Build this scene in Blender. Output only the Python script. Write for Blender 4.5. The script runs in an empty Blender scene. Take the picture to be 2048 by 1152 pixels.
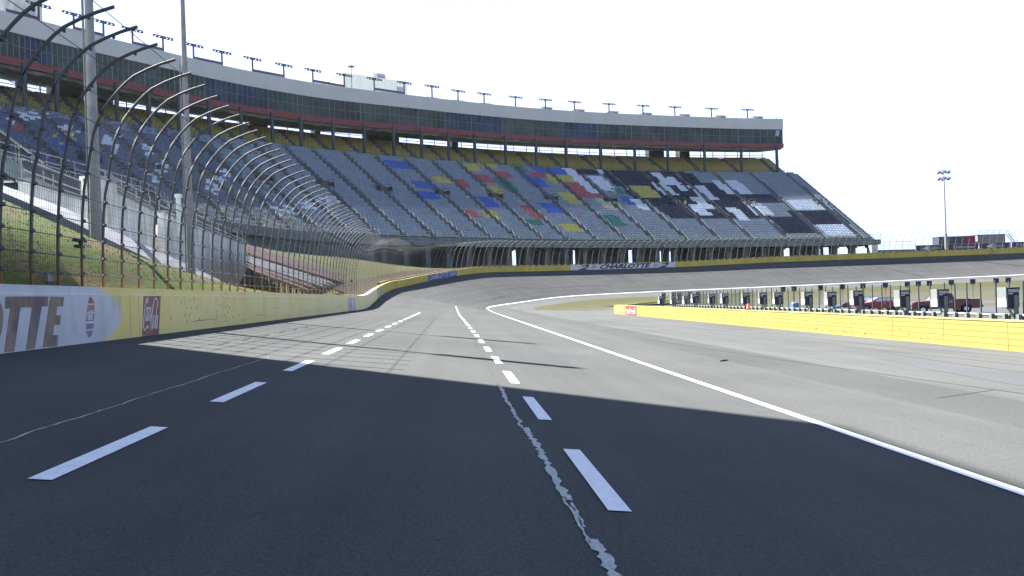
import bpy, bmesh, math, random
import numpy as np
from mathutils import Vector, Matrix
HAZED = .00004
random.seed(7); rng = np.random.default_rng(7)
R = math.radians
sc = bpy.context.scene
COL = sc.collection
PI = math.pi

# ------------------------------------------------------------------ helpers
class MB:
    """collects faces, links them as one mesh object"""
    def __init__(s): s.v = []; s.f = []; s.m = []; s.sm = []
    def add(s, vs, fs, mi=0, smooth=False):
        o = len(s.v); s.v += [tuple(p) for p in vs]
        for f in fs: s.f.append([o + i for i in f]); s.m.append(mi); s.sm.append(smooth)
    def quad(s, a, b, c, d, mi=0): s.add([a, b, c, d], [(0, 1, 2, 3)], mi)
    def box(s, x0, x1, y0, y1, z0, z1, mi=0, M=None):
        vs = [Vector((x, y, z)) for z in (z0, z1) for y in (y0, y1) for x in (x0, x1)]
        if M is not None: vs = [M @ p for p in vs]
        s.add(vs, [(0, 2, 3, 1), (4, 5, 7, 6), (0, 1, 5, 4), (2, 6, 7, 3), (0, 4, 6, 2), (1, 3, 7, 5)], mi)
    def tube(s, path, r, n=6, mi=0, cap=True, smooth=True):
        P = [Vector(p) for p in path]
        rs = r if isinstance(r, (list, tuple)) else [r] * len(P)
        rings = []
        for i, p in enumerate(P):
            t = (P[min(i + 1, len(P) - 1)] - P[max(i - 1, 0)]).normalized()
            up = Vector((0, 0, 1)) if abs(t.z) < .9 else Vector((1, 0, 0))
            a = t.cross(up).normalized(); b = a.cross(t)
            rings.append([p + (a * math.cos(2 * PI * k / n) + b * math.sin(2 * PI * k / n)) * rs[i] for k in range(n)])
        vs = [p for r_ in rings for p in r_]; fs = []
        for i in range(len(P) - 1):
            for k in range(n):
                fs.append((i * n + k, i * n + (k + 1) % n, (i + 1) * n + (k + 1) % n, (i + 1) * n + k))
        s.add(vs, fs, mi, smooth)
        if cap:
            s.add(rings[0], [tuple(range(n))], mi); s.add(rings[-1], [tuple(range(n))[::-1]], mi)
    def bar(s, a, b, w, h, mi=0):
        a = Vector(a); b = Vector(b); t = b - a; L = t.length; t.normalize()
        up = Vector((0, 0, 1)) if abs(t.z) < .95 else Vector((0, 1, 0))
        x = t.cross(up).normalized(); u = x.cross(t)
        M = Matrix((x, t, u)).transposed().to_4x4(); M.translation = a
        s.box(-w / 2, w / 2, 0, L, -h / 2, h / 2, mi, M)
    def prism(s, poly, fn, mi=0, smooth=False):
        """poly 2D outline; fn(x, y, k) -> 3D point, k = 0 back / 1 front"""
        n = len(poly)
        vs = [fn(x, y, 1) for x, y in poly] + [fn(x, y, 0) for x, y in poly]
        s.add(vs, [tuple(range(n)), tuple(range(2 * n - 1, n - 1, -1))], mi)
        s.add(vs, [(i, i + n, (i + 1) % n + n, (i + 1) % n) for i in range(n)], mi, smooth)
    def lathe(s, prof, c=(0, 0, 0), axis='z', n=16, mi=0):
        vs = []
        for r, h in prof:
            for k in range(n):
                a = 2 * PI * k / n
                q = (r * math.cos(a), r * math.sin(a), h) if axis == 'z' else ((r * math.cos(a), h, r * math.sin(a)) if axis == 'y' else (h, r * math.cos(a), r * math.sin(a)))
                vs.append((q[0] + c[0], q[1] + c[1], q[2] + c[2]))
        fs = [(i * n + k, i * n + (k + 1) % n, (i + 1) * n + (k + 1) % n, (i + 1) * n + k) for i in range(len(prof) - 1) for k in range(n)]
        s.add(vs, fs, mi, True)
    def mesh(s, name, mats):
        me = bpy.data.meshes.new(name); me.from_pydata(s.v, [], s.f)
        for m in (mats if isinstance(mats, (list, tuple)) else [mats]): me.materials.append(m)
        me.polygons.foreach_set('material_index', s.m); me.polygons.foreach_set('use_smooth', s.sm); me.update()
        return me
    def build(s, name, mats, parent=None): return link(name, s.mesh(name, mats), parent)

def link(name, data, parent=None):
    o = bpy.data.objects.new(name, data); COL.objects.link(o)
    if parent is not None: o.parent = parent
    return o
def empty(name, loc=(0, 0, 0), rz=0):
    o = bpy.data.objects.new(name, None); COL.objects.link(o); o.location = loc; o.rotation_euler = (0, 0, rz); o.empty_display_size = .3
    return o
def tag(o, label, cat, group=None):
    o['label'] = label; o['category'] = cat
    if group: o['group'] = group
    return o
def struct(o): o['kind'] = 'structure'; return o
KIDS = {}
def copy_tree(o, parent=None, kids=None):
    c = o.copy(); COL.objects.link(c)
    if parent is not None: c.parent = parent
    for ch in (kids if kids is not None else list(o.children)): copy_tree(ch, c)
    return c
def pchip(xs, ys):
    xs = np.array(xs, float); ys = np.array(ys, float); h = np.diff(xs); d = np.diff(ys) / h
    m = np.zeros_like(ys); m[0] = d[0]; m[-1] = d[-1]
    for i in range(1, len(xs) - 1):
        if d[i - 1] * d[i] > 0:
            w1 = 2 * h[i] + h[i - 1]; w2 = h[i] + 2 * h[i - 1]; m[i] = (w1 + w2) / (w1 / d[i - 1] + w2 / d[i])
    def f(x):
        x = min(max(x, xs[0]), xs[-1]); i = min(max(np.searchsorted(xs, x) - 1, 0), len(h) - 1)
        t = (x - xs[i]) / h[i]
        return float((2 * t**3 - 3 * t**2 + 1) * ys[i] + (t**3 - 2 * t**2 + t) * h[i] * m[i] + (-2 * t**3 + 3 * t**2) * ys[i + 1] + (t**3 - t**2) * h[i] * m[i + 1])
    return f
def sm(a, b, x):
    t = min(max((x - a) / (b - a), 0), 1); return t * t * (3 - 2 * t)
def lerp(a, b, t): return a + (b - a) * t
ORD = 'first second third fourth fifth sixth seventh eighth ninth tenth eleventh twelfth thirteenth fourteenth fifteenth sixteenth seventeenth eighteenth nineteenth twentieth twenty-first twenty-second twenty-third twenty-fourth'.split()

# ------------------------------------------------------------------ materials
def mat(name, col, rough=.8, spec=.3, metal=0., noise=0., scale=2., var=None, bump=0., bscale=60., stretch=(1, 1, 1), dirt=None, dscale=.6, damt=.5):
    """procedural principled material: two-tone noise, optional dirt patches and bump"""
    m = bpy.data.materials.new(name); m.use_nodes = True; nt = m.node_tree; N = nt.nodes; L = nt.links
    b = N['Principled BSDF']; b.inputs['Roughness'].default_value = rough; b.inputs['Specular IOR Level'].default_value = spec; b.inputs['Metallic'].default_value = metal
    c = (*col, 1); b.inputs['Base Color'].default_value = c
    tc = N.new('ShaderNodeTexCoord'); mp = N.new('ShaderNodeMapping'); mp.inputs['Scale'].default_value = stretch; L.new(tc.outputs['Object'], mp.inputs[0])
    out = None
    if noise > 0:
        n = N.new('ShaderNodeTexNoise'); n.inputs['Scale'].default_value = scale; n.inputs['Detail'].default_value = 8; n.inputs['Roughness'].default_value = .65; L.new(mp.outputs[0], n.inputs['Vector'])
        mx = N.new('ShaderNodeMix'); mx.data_type = 'RGBA'
        v2 = var if var else tuple(x * (1 - noise) for x in col)
        mx.inputs[6].default_value = c if var else (*[min(1, x * (1 + noise)) for x in col], 1); mx.inputs[7].default_value = (*v2, 1)
        rp = N.new('ShaderNodeValToRGB'); rp.color_ramp.elements[0].position = .35; rp.color_ramp.elements[1].position = .65
        L.new(n.outputs[0], rp.inputs[0]); L.new(rp.outputs[0], mx.inputs[0]); out = mx.outputs[2]
    if dirt:
        n = N.new('ShaderNodeTexNoise'); n.inputs['Scale'].default_value = dscale; n.inputs['Detail'].default_value = 6; L.new(mp.outputs[0], n.inputs['Vector'])
        rp = N.new('ShaderNodeValToRGB'); rp.color_ramp.elements[0].position = 1 - damt - .06; rp.color_ramp.elements[1].position = min(1, 1 - damt + .12); L.new(n.outputs[0], rp.inputs[0])
        mx = N.new('ShaderNodeMix'); mx.data_type = 'RGBA'; mx.inputs[6].default_value = c; mx.inputs[7].default_value = (*dirt, 1)
        if out: L.new(out, mx.inputs[6])
        L.new(rp.outputs[0], mx.inputs[0]); out = mx.outputs[2]
    if out: L.new(out, b.inputs['Base Color'])
    if bump > 0:
        n = N.new('ShaderNodeTexNoise'); n.inputs['Scale'].default_value = bscale; n.inputs['Detail'].default_value = 3; L.new(mp.outputs[0], n.inputs['Vector'])
        bp = N.new('ShaderNodeBump'); bp.inputs['Strength'].default_value = bump; bp.inputs['Distance'].default_value = .02
        L.new(n.outputs[0], bp.inputs['Height']); L.new(bp.outputs[0], b.inputs['Normal'])
    return m

def asphalt(name, col, seam=0., streak=.25):
    m = bpy.data.materials.new(name); m.use_nodes = True; nt = m.node_tree; N = nt.nodes; L = nt.links
    b = N['Principled BSDF']; b.inputs['Roughness'].default_value = .95; b.inputs['Specular IOR Level'].default_value = .08
    tc = N.new('ShaderNodeTexCoord'); uv = N.new('ShaderNodeMapping'); uv.inputs['Scale'].default_value = (.03, 1.3, 1); L.new(tc.outputs['UV'], uv.inputs[0])
    def noise(scale, src, det=6, rough=.6):
        n = N.new('ShaderNodeTexNoise'); n.inputs['Scale'].default_value = scale; n.inputs['Detail'].default_value = det; n.inputs['Roughness'].default_value = rough; L.new(src, n.inputs['Vector']); return n.outputs[0]
    def ramp(src, p0, p1, c0, c1):
        r = N.new('ShaderNodeValToRGB'); r.color_ramp.elements[0].position = p0; r.color_ramp.elements[1].position = p1; r.color_ramp.elements[0].color = (c0, c0, c0, 1); r.color_ramp.elements[1].color = (c1, c1, c1, 1); L.new(src, r.inputs[0]); return r.outputs[0]
    def mul(a, b_):
        x = N.new('ShaderNodeMix'); x.data_type = 'RGBA'; x.blend_type = 'MULTIPLY'; x.inputs[0].default_value = 1
        if isinstance(a, tuple): x.inputs[6].default_value = a
        else: L.new(a, x.inputs[6])
        L.new(b_, x.inputs[7]); return x.outputs[2]
    c = mul((*col, 1), ramp(noise(1.0, uv.outputs[0], 5), .3, .7, 1 - streak, 1 + streak * .4))       # streaks along the lane
    c = mul(c, ramp(noise(.25, tc.outputs['Object'], 6), .3, .7, .86, 1.08))                          # broad patches
    c = mul(c, ramp(noise(55, tc.outputs['Object'], 2, .8), .32, .68, .72, 1.28))                     # aggregate
    sp = ramp(noise(120, tc.outputs['Object'], 1), .74, .80, 0, 1)                                    # pale chips
    x = N.new('ShaderNodeMix'); x.data_type = 'RGBA'; L.new(sp, x.inputs[0]); L.new(c, x.inputs[6]); x.inputs[7].default_value = (.3, .3, .28, 1); c = x.outputs[2]
    if seam:
        mp = N.new('ShaderNodeMapping'); mp.inputs['Scale'].default_value = (seam, .035, 1); mp.inputs['Rotation'].default_value = (0, 0, 0); L.new(tc.outputs['UV'], mp.inputs[0])
        w = N.new('ShaderNodeTexWave'); w.inputs['Scale'].default_value = 1; w.inputs['Distortion'].default_value = .6; w.inputs['Detail'].default_value = 2; w.wave_profile = 'SIN'; L.new(mp.outputs[0], w.inputs['Vector'])
        c = mul(c, ramp(w.outputs['Fac'], .0, .06, .84, 1))
    L.new(c, b.inputs['Base Color'])
    bp = N.new('ShaderNodeBump'); bp.inputs['Strength'].default_value = .35; bp.inputs['Distance'].default_value = .01; L.new(noise(90, tc.outputs['Object'], 2), bp.inputs['Height']); L.new(bp.outputs[0], b.inputs['Normal'])
    return m

M = {}
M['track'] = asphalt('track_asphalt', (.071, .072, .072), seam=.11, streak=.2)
M['track_plain'] = asphalt('straight_asphalt', (.078, .080, .078), streak=.12)
M['pit'] = asphalt('pit_asphalt', (.083, .085, .082), streak=.15)
M['pit2'] = asphalt('pit_lane_asphalt', (.096, .098, .094), streak=.18)
M['seam'] = asphalt('seam_asphalt', (.073, .074, .072), streak=.1)
M['tar'] = mat('tar', (.03, .03, .032), .9)
M['line'] = mat('line_paint', (.74, .75, .76), .6, noise=.08, scale=9, dirt=(.55, .56, .57), dscale=22, damt=.36)
M['crack'] = mat('crack_sealer', (.36, .38, .36), .7, noise=.3, scale=30)
M['crackdark'] = mat('seam_tar', (.032, .034, .038), .8, noise=.2, scale=5)
M['grass'] = mat('grass', (.050, .082, .014), .95, .1, noise=.6, scale=1.6, var=(.072, .085, .022), bump=1., bscale=9, dirt=(.105, .068, .04), dscale=.42, damt=.46)
M['grass2'] = mat('dry_grass', (.058, .063, .026), .95, .1, noise=.5, scale=.5, var=(.072, .068, .032), bump=.6, bscale=5)
M['dirt'] = mat('dirt', (.046, .036, .027), .95, .1, noise=.35, scale=2.5, bump=.8, bscale=10)
M['infield'] = mat('infield_turf', (.058, .060, .036), .95, .1, noise=.4, scale=.15, var=(.078, .074, .052), bump=.4, bscale=4)
M['road'] = asphalt('infield_road', (.085, .085, .083), streak=.12)
M['concrete'] = mat('concrete', (.62, .62, .57), .85, .2, noise=.22, scale=1.3, stretch=(1, 1, .35), dirt=(.44, .43, .38), dscale=.8, damt=.40, bump=.3)
M['walk'] = mat('walkway_concrete', (.30, .30, .31), .8, .2, noise=.1, scale=1.5)
M['steel'] = mat('galvanised_steel', (.22, .225, .23), .5, .4, .4, noise=.2, scale=6)
M['pole'] = mat('pole_steel', (.23, .235, .23), .6, .3, .1, noise=.14, scale=3)
M['dark'] = mat('dark_steel', (.05, .055, .07), .6, .3, noise=.2, scale=3)
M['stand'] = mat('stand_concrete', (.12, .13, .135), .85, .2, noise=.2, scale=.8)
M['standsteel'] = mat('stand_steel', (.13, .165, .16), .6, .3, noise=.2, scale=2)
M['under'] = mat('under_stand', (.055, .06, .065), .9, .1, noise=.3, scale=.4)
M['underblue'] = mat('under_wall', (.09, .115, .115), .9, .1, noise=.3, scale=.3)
M['column'] = mat('stand_column', (.055, .065, .07), .7, .2, noise=.2, scale=1)
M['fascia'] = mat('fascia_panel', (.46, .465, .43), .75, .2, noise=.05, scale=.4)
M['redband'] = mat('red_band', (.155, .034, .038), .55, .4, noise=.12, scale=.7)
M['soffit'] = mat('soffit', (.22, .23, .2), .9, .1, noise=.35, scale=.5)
M['mullion'] = mat('window_mullion', (.25, .28, .23), .5, .4)
M['roofgrey'] = mat('roof_unit_metal', (.30, .31, .36), .6, .4, noise=.15, scale=2)
M['pale'] = mat('pale_cladding', (.66, .70, .64), .75, .2, noise=.06, scale=.6)
M['white'] = mat('white_paint', (.62, .62, .62), .5, .4)
M['black'] = mat('black_paint', (.012, .012, .014), .5, .4)
M['rubber'] = mat('tyre_rubber', (.02, .02, .02), .9, .2)
M['chrome'] = mat('bright_metal', (.55, .56, .58), .3, .5, .8)
M['navy'] = mat('navy_vinyl', (.018, .022, .07), .6, .3, noise=.2, scale=.8)
M['boxback'] = mat('light_housing', (.014, .016, .045), .5, .4, noise=.2, scale=3)
M['boxside'] = mat('light_visor', (.155, .172, .168), .5, .3, 0, noise=.15, scale=4)
M['lampgrey'] = mat('lamp_housing', (.05, .05, .085), .6, .4)
M['ochre'] = mat('ochre_ledge', (.15, .115, .035), .75, .2, noise=.3, scale=1.2)
M['cap'] = mat('wall_cap_paint', (.30, .265, .11), .75, .2, noise=.15, scale=.8)
M['turnyellow'] = mat('turn_wall_paint', (.37, .31, .055), .7, .25, noise=.14, scale=.5, stretch=(1, 1, .3), dirt=(.22, .2, .05), dscale=.3, damt=.33)
M['lipwhite'] = mat('ledge_paint', (.72, .73, .70), .7, .2, noise=.15, scale=4)
M['brown'] = mat('faded_lettering', (.20, .165, .13), .8, .2, noise=.25, scale=3, dirt=(.13, .105, .12), dscale=2, damt=.45)
M['fadedred'] = mat('faded_red', (.225, .115, .10), .75, .2, noise=.25, scale=4)
M['fadedred2'] = mat('faded_red_light', (.33, .19, .15), .75, .2, noise=.2, scale=4)
M['fadedblue'] = mat('faded_blue', (.19, .19, .27), .75, .2, noise=.2, scale=4)
M['fadedwhite'] = mat('faded_white', (.52, .52, .52), .75, .2, noise=.12, scale=3)
M['panelwhite'] = mat('panel_white', (.42, .46, .49), .7, .2, noise=.12, scale=.5)
M['panelblue'] = mat('panel_blue', (.03, .06, .22), .6, .3, noise=.15, scale=.6)
M['ink'] = mat('dark_ink', (.02, .022, .045), .6, .3)
M['greyblue'] = mat('grey_patch', (.33, .36, .42), .8, .2, noise=.15, scale=2)
M['signred'] = mat('sign_red', (.19, .045, .045), .6, .3, noise=.1, scale=2)
M['letter_grey'] = mat('grey_lettering', (.30, .30, .27), .7)
M['orange'] = mat('cone_orange', (.75, .09, .03), .5, .4)
M['binblue'] = mat('bin_blue', (.09, .16, .26), .5, .4, noise=.1, scale=3)
M['contblue'] = mat('container_dark', (.055, .06, .085), .6, .3, noise=.15, scale=1)
M['contpurple'] = mat('container_end', (.07, .06, .17), .6, .3)
M['contred'] = mat('container_red', (.25, .03, .045), .6, .3, noise=.15, scale=1)
M['contgrey'] = mat('container_grey', (.22, .21, .2), .7, .3, noise=.12, scale=1)
M['carred'] = mat('car_red_paint', (.20, .022, .026), .25, .6, noise=.06, scale=2)
M['carmaroon'] = mat('maroon_paint', (.075, .014, .016), .28, .6, noise=.1, scale=2)
M['cardark'] = mat('dark_car_paint', (.03, .04, .06), .25, .6)
M['glass'] = mat('dark_glass', (.02, .025, .03), .08, .7)
M['glasslit'] = mat('pale_glass', (.16, .24, .30), .05, .9)
M['redlens'] = mat('tail_lens', (.3, .01, .01), .3, .5)
M['rail'] = mat('rail_paint', (.22, .22, .215), .5, .4)
M['pink'] = mat('bleacher_pink', (.095, .058, .054), .75, .2, noise=.2, scale=1.5)
M['benchwhite'] = mat('bleacher_white', (.13, .13, .135), .7, .2, noise=.15, scale=1.5)
M['brick'] = mat('tower_wall', (.33, .29, .25), .85, .2, noise=.1, scale=.6)
# seat plastics
SEAT = dict(b=(.17, .21, .25), n=(.09, .118, .17), s=(.20, .235, .24), u=(.04, .10, .36), y=(.36, .33, .09), r=(.29, .08, .09), g=(.03, .15, .12), w=(.47, .52, .58), k=(.012, .017, .042), t=(.38, .38, .27), o=(.29, .255, .075))
SK = list(SEAT); SEATM = [mat('seat_plastic_' + k, SEAT[k], .55, .35, noise=.12, scale=.6) for k in SK]
def glassmat(name, col):
    return mat(name, col, .06, .12, 0, noise=.55, scale=.22)
GL = [glassmat('glazing_green', (.030, .050, .050)), glassmat('glazing_blue', (.022, .040, .078)), glassmat('glazing_brown', (.042, .053, .052))]
# wall paint: white on the near stretch, faded yellow after it
def wallpaint():
    m = bpy.data.materials.new('outer_wall_paint'); m.use_nodes = True; nt = m.node_tree; N = nt.nodes; L = nt.links
    b = N['Principled BSDF']; b.inputs['Roughness'].default_value = .8; b.inputs['Specular IOR Level'].default_value = .2
    g = N.new('ShaderNodeTexCoord'); sp = N.new('ShaderNodeSeparateXYZ'); L.new(g.outputs['Object'], sp.inputs[0])
    def nz(scale, det=5, st=(1, 1, 1)):
        mp = N.new('ShaderNodeMapping'); mp.inputs['Scale'].default_value = st; L.new(g.outputs['Object'], mp.inputs[0])
        n = N.new('ShaderNodeTexNoise'); n.inputs['Scale'].default_value = scale; n.inputs['Detail'].default_value = det; L.new(mp.outputs[0], n.inputs['Vector']); return n.outputs[0]
    def math_(op, a, b_):
        x = N.new('ShaderNodeMath'); x.operation = op
        for i, q in enumerate((a, b_)):
            if isinstance(q, (int, float)): x.inputs[i].default_value = q
            else: L.new(q, x.inputs[i])
        return x.outputs[0]
    def mix(f, a, b_):
        x = N.new('ShaderNodeMix'); x.data_type = 'RGBA'; L.new(f, x.inputs[0])
        for i, q in ((6, a), (7, b_)):
            if isinstance(q, tuple): x.inputs[i].default_value = (*q, 1)
            else: L.new(q, x.inputs[i])
        return x.outputs[2]
    def rmp(f, a, b_):
        x = N.new('ShaderNodeMapRange'); x.inputs[1].default_value = a; x.inputs[2].default_value = b_; L.new(f, x.inputs[0]); return x.outputs[0]
    yel = mix(rmp(nz(1.2, 6, (1, .6, .5)), .35, .65), (.58, .49, .17), (.63, .55, .25))
    yel = mix(rmp(sp.outputs[1], 24, 50), yel, (.62, .56, .31))
    # edge bulges into the yellow at mid height
    zz = math_('MULTIPLY', math_('POWER', math_('ADD', sp.outputs[2], .1), 2.0), -3.2)
    e = math_('ADD', math_('ADD', zz, 17.2), math_('MULTIPLY', math_('SUBTRACT', nz(5, 4), .5), .35))
    f = rmp(math_('SUBTRACT', sp.outputs[1], e), -.25, .12)
    wht = mix(rmp(nz(1.4, 6), .35, .7), (.46, .485, .505), (.39, .41, .43))
    c = mix(f, wht, yel)
    c = mix(math_('MULTIPLY', rmp(nz(2.2, 5, (1, 1, .18)), .60, .75), .4), c, (.30, .28, .2))      # streaky stains
    c = mix(rmp(nz(9, 3, (1, 1, .55)), .715, .745), c, (.09, .06, .035))                            # chips and rust marks
    c = mix(math_('MULTIPLY', rmp(nz(1.1, 2), .62, .72), .15), c, (.2, .19, .15))
    L.new(c, b.inputs['Base Color'])
    bp = N.new('ShaderNodeBump'); bp.inputs['Strength'].default_value = .4; bp.inputs['Distance'].default_value = .02; L.new(nz(14, 5), bp.inputs['Height']); L.new(bp.outputs[0], b.inputs['Normal'])
    return m
M['wall'] = wallpaint()
def postpaint():
    m = bpy.data.materials.new('fence_post_steel'); m.use_nodes = True; nt = m.node_tree; N = nt.nodes; L = nt.links
    b = N['Principled BSDF']; b.inputs['Roughness'].default_value = .6; b.inputs['Metallic'].default_value = 0; b.inputs['Specular IOR Level'].default_value = .25
    g = N.new('ShaderNodeTexCoord'); sp = N.new('ShaderNodeSeparateXYZ'); L.new(g.outputs['Object'], sp.inputs[0])
    n = N.new('ShaderNodeTexNoise'); n.inputs['Scale'].default_value = 3; n.inputs['Detail'].default_value = 5; L.new(g.outputs['Object'], n.inputs['Vector'])
    a = N.new('ShaderNodeMath'); a.operation = 'MULTIPLY_ADD'; a.inputs[1].default_value = 1.6; L.new(n.outputs[0], a.inputs[0]); L.new(sp.outputs[2], a.inputs[2])
    r = N.new('ShaderNodeMapRange'); r.inputs[1].default_value = 1.1; r.inputs[2].default_value = 2.3; L.new(a.outputs[0], r.inputs[0])
    x = N.new('ShaderNodeMix'); x.data_type = 'RGBA'; x.inputs[6].default_value = (.16, .085, .025, 1); x.inputs[7].default_value = (.085, .09, .09, 1); L.new(r.outputs[0], x.inputs[0]); L.new(x.outputs[2], b.inputs['Base Color'])
    return m
M['post'] = postpaint()
def pitpaint():
    """yellow boards: joint lines every few metres and four board lines, scuffs"""
    m = mat('pit_wall_paint', (.275, .225, .065), .7, .2, noise=.06, scale=.8, dirt=(.17, .115, .03), dscale=2.2, damt=.25)
    return m
M['pitwall'] = pitpaint()
M['pitgap'] = mat('pit_wall_joint', (.13, .115, .035), .9)

# ------------------------------------------------------------------ plan curves
XW = -7.1; S0 = 100.; RT = 57.6; CX, CY = XW + RT, 100.; PX, PY, PR = 132., -24., 206.   # straight, tight bend, then the wide arc round (PX, PY)
AJ = math.atan2(PX - CX, CY - PY); S1 = S0 + RT * (PI / 2 - AJ)
def frame(s):
    if s <= S0: return Vector((XW, s, 0)), Vector((1, 0, 0)), Vector((0, 1, 0))
    if s > S1:
        a = AJ - (s - S1) / PR
        return Vector((PX - PR * math.sin(a), PY + PR * math.cos(a), 0)), Vector((math.sin(a), -math.cos(a), 0)), Vector((math.cos(a), math.sin(a), 0))
    p = (s - S0) / RT
    return Vector((CX - RT * math.cos(p), CY + RT * math.sin(p), 0)), Vector((math.cos(p), -math.sin(p), 0)), Vector((math.sin(p), math.cos(p), 0))
zo = pchip([-60, 60, 66, 71, 75, 81.7, 91.6, 108, 119, 141.5, 162, 188, 213, 273, 345], [-.63, -.63, -.56, -.22, .12, .62, 1.15, 1.8, 2.6, 4.3, 4.55, 4.9, 5.5, 6.05, 6.5])
zi = pchip([-60, 80, 102, 125.8, 149.5, 170, 209, 267, 345], [-1.63, -1.63, -1.43, -1.05, -.26, 0, .3, 1.06, 1.7])
WT = 11.4
def hw(s): return lerp(1.1, .98, sm(66, 84, s)) + .2 * sm(150, 280, s)
def track(s, d, lift=0.):
    P, n, T = frame(s); a, b = zo(s), zi(s); t = d / WT
    tot = a - b; f = min(.4, 1.45 / tot) * lerp(.42, 1, sm(100, 270, s)); k = 1.15 / WT
    fr = t if f < .02 else (f * t / k if t < k else f + (1 - f) * (t - k) / (1 - k))
    if t > 1: fr = t
    f0 = t; w = sm(66, 86, s); fr = lerp(f0, fr, w)
    q = P + n * d; q.z = a + (b - a) * fr + lift
    return q
ZPIT = -2.07
def apron(s, d, lift=0.):
    """d metres inside the white line"""
    P, n, T = frame(s); q = P + n * (WT + d); z0 = zi(s)
    if s <= S0: q.z = lerp(z0, ZPIT, min(d / 11.8, 1)) 
    else: q.z = lerp(z0, ZPIT, sm(0, 15, d) * .6 + .4 * min(d / 15, 1))
    q.z += lift
    return q
def ribbon(name, mats, ss, ds, fn, lift=0., mi=None):
    """grid of points fn(s, d) with UV = (s, d)"""
    mb = MB(); nd = len(ds)
    mb.v = [tuple(fn(s, d, lift)) for s in ss for d in ds]
    for i in range(len(ss) - 1):
        for j in range(nd - 1):
            mb.f.append([i * nd + j, i * nd + j + 1, (i + 1) * nd + j + 1, (i + 1) * nd + j]); mb.m.append(mi(ss[i], ds[j]) if mi else 0); mb.sm.append(True)
    me = mb.mesh(name, mats); uv = me.uv_layers.new(name='UVMap')
    co = np.array([(s, d) for s in ss for d in ds], float)
    li = np.zeros(len(me.loops), int); me.loops.foreach_get('vertex_index', li); uv.data.foreach_set('uv', co[li].ravel())
    return link(name, me)
def rng_s(a, b, st): return list(np.linspace(a, b, max(2, int(round((b - a) / st)) + 1)))

# ------------------------------------------------------------------ setting: track, pit lane, lines, ground
SS = rng_s(-60, 60, 4) + rng_s(61, 130, 1) + rng_s(132, 340, 2)
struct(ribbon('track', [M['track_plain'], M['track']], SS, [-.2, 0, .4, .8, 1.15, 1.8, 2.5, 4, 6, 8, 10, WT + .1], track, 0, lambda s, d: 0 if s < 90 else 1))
sa = rng_s(-60, 100, 4)
struct(ribbon('pit_road', [M['pit'], M['seam'], M['pit2']], sa, [.1, 1, 2.2, 2.5, 4, 6, 8, 10, 12.2], apron, 0, lambda s, d: 0 if d < 2.2 else (1 if d < 2.6 else 2)))
sb = rng_s(100, 340, 2)
struct(ribbon('turn_apron', [M['pit'], M['pit2']], sb, [.1, 1.5, 3, 4.6, 6], apron, .0, lambda s, d: 0 if d < 2.9 else 1))
gi = ribbon('infield_grass', [M['infield'], M['grass2']], sb, [5.9, 7, 8.5, 10, 13, 16, 22], apron, -.004, lambda s, d: 1 if d < 9 else 0); struct(gi)
# pavement apron between pit wall mouth and the wedge of grass
mb = MB()
def flat_poly(name, pts, m, z):
    mb = MB(); mb.add([(x, y, z) for x, y in pts], [tuple(range(len(pts)))]); o = mb.build(name, m); struct(o)
    me = o.data; uv = me.uv_layers.new(name='UVMap')
    for l in me.loops: c = me.vertices[l.vertex_index].co; uv.data[l.index].uv = (c.y, c.x)
    return o
# ground sheet under everything, to the horizon
mb = MB(); g = [-3000, -400, -120, -40, 0, 40, 80, 130, 400, 3000]
for i in range(len(g) - 1):
    for j in range(len(g) - 1):
        if g[i] >= -120 and g[i + 1] <= 0 and False: continue
        mb.quad((g[i], g[j], -2.3), (g[i + 1], g[j], -2.3), (g[i + 1], g[j + 1], -2.3), (g[i], g[j + 1], -2.3))
struct(mb.build('ground', M['grass2']))
flat_poly('infield', [(16.05, -60), (200, -60), (200, 160), (60, 152), (30, 128), (16.05, 122)], M['infield'], -2.085)
flat_poly('infield_road', [(24, 20), (110, 20), (110, 49), (60, 61), (38, 69), (24, 62)], M['road'], -2.078)
flat_poly('service_road', [(36, 79), (62, 66), (115, 57), (115, 66), (64, 77), (40, 90)], M['road'], -2.077)
flat_poly('pit_lane_mouth', [(16.0, 80), (28, 80), (31, 98), (28, 116), (22, 119), (15.9, 104), (15.9, 96)], M['pit2'], -2.071)

# painted lines
def path_strip(mb, pts, w, fn, lift):
    for (y0, d0), (y1, d1) in zip(pts[:-1], pts[1:]): mb.quad(fn(y0 - w / 2, d0, lift), fn(y0 + w / 2, d0, lift), fn(y1 + w / 2, d1, lift), fn(y1 - w / 2, d1, lift))
def strip(mb, s0, s1, d0, d1, fn=track, lift=.008, step=1.):
    q = rng_s(s0, s1, step)
    for a, b in zip(q[:-1], q[1:]):
        mb.quad(fn(a, d0(a) if callable(d0) else d0, lift), fn(a, d1(a) if callable(d1) else d1, lift), fn(b, d1(b) if callable(d1) else d1, lift), fn(b, d0(b) if callable(d0) else d0, lift))
mb = MB()
for k in range(-4, 16):
    y = 4.89 + 3.67 * k; strip(mb, y, y + (2.0 if k < 4 else 1.75), 4.54 - .075, 4.54 + .075)
for k in range(-4, 22):
    y = 4.89 + 3.67 * k; x = 8.08 - .0085 * (y - 5); strip(mb, y, y + (2.0 if k < 4 else 1.75), x - .072, x + .072)
struct(mb.build('lane_markings', M['line']))
mb = MB(); strip(mb, -40, 100, WT - .08, WT + .08, step=4); strip(mb, 100, 340, WT - .13, WT + .13, step=1.5)
struct(mb.build('edge_line', M['line']))
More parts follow.
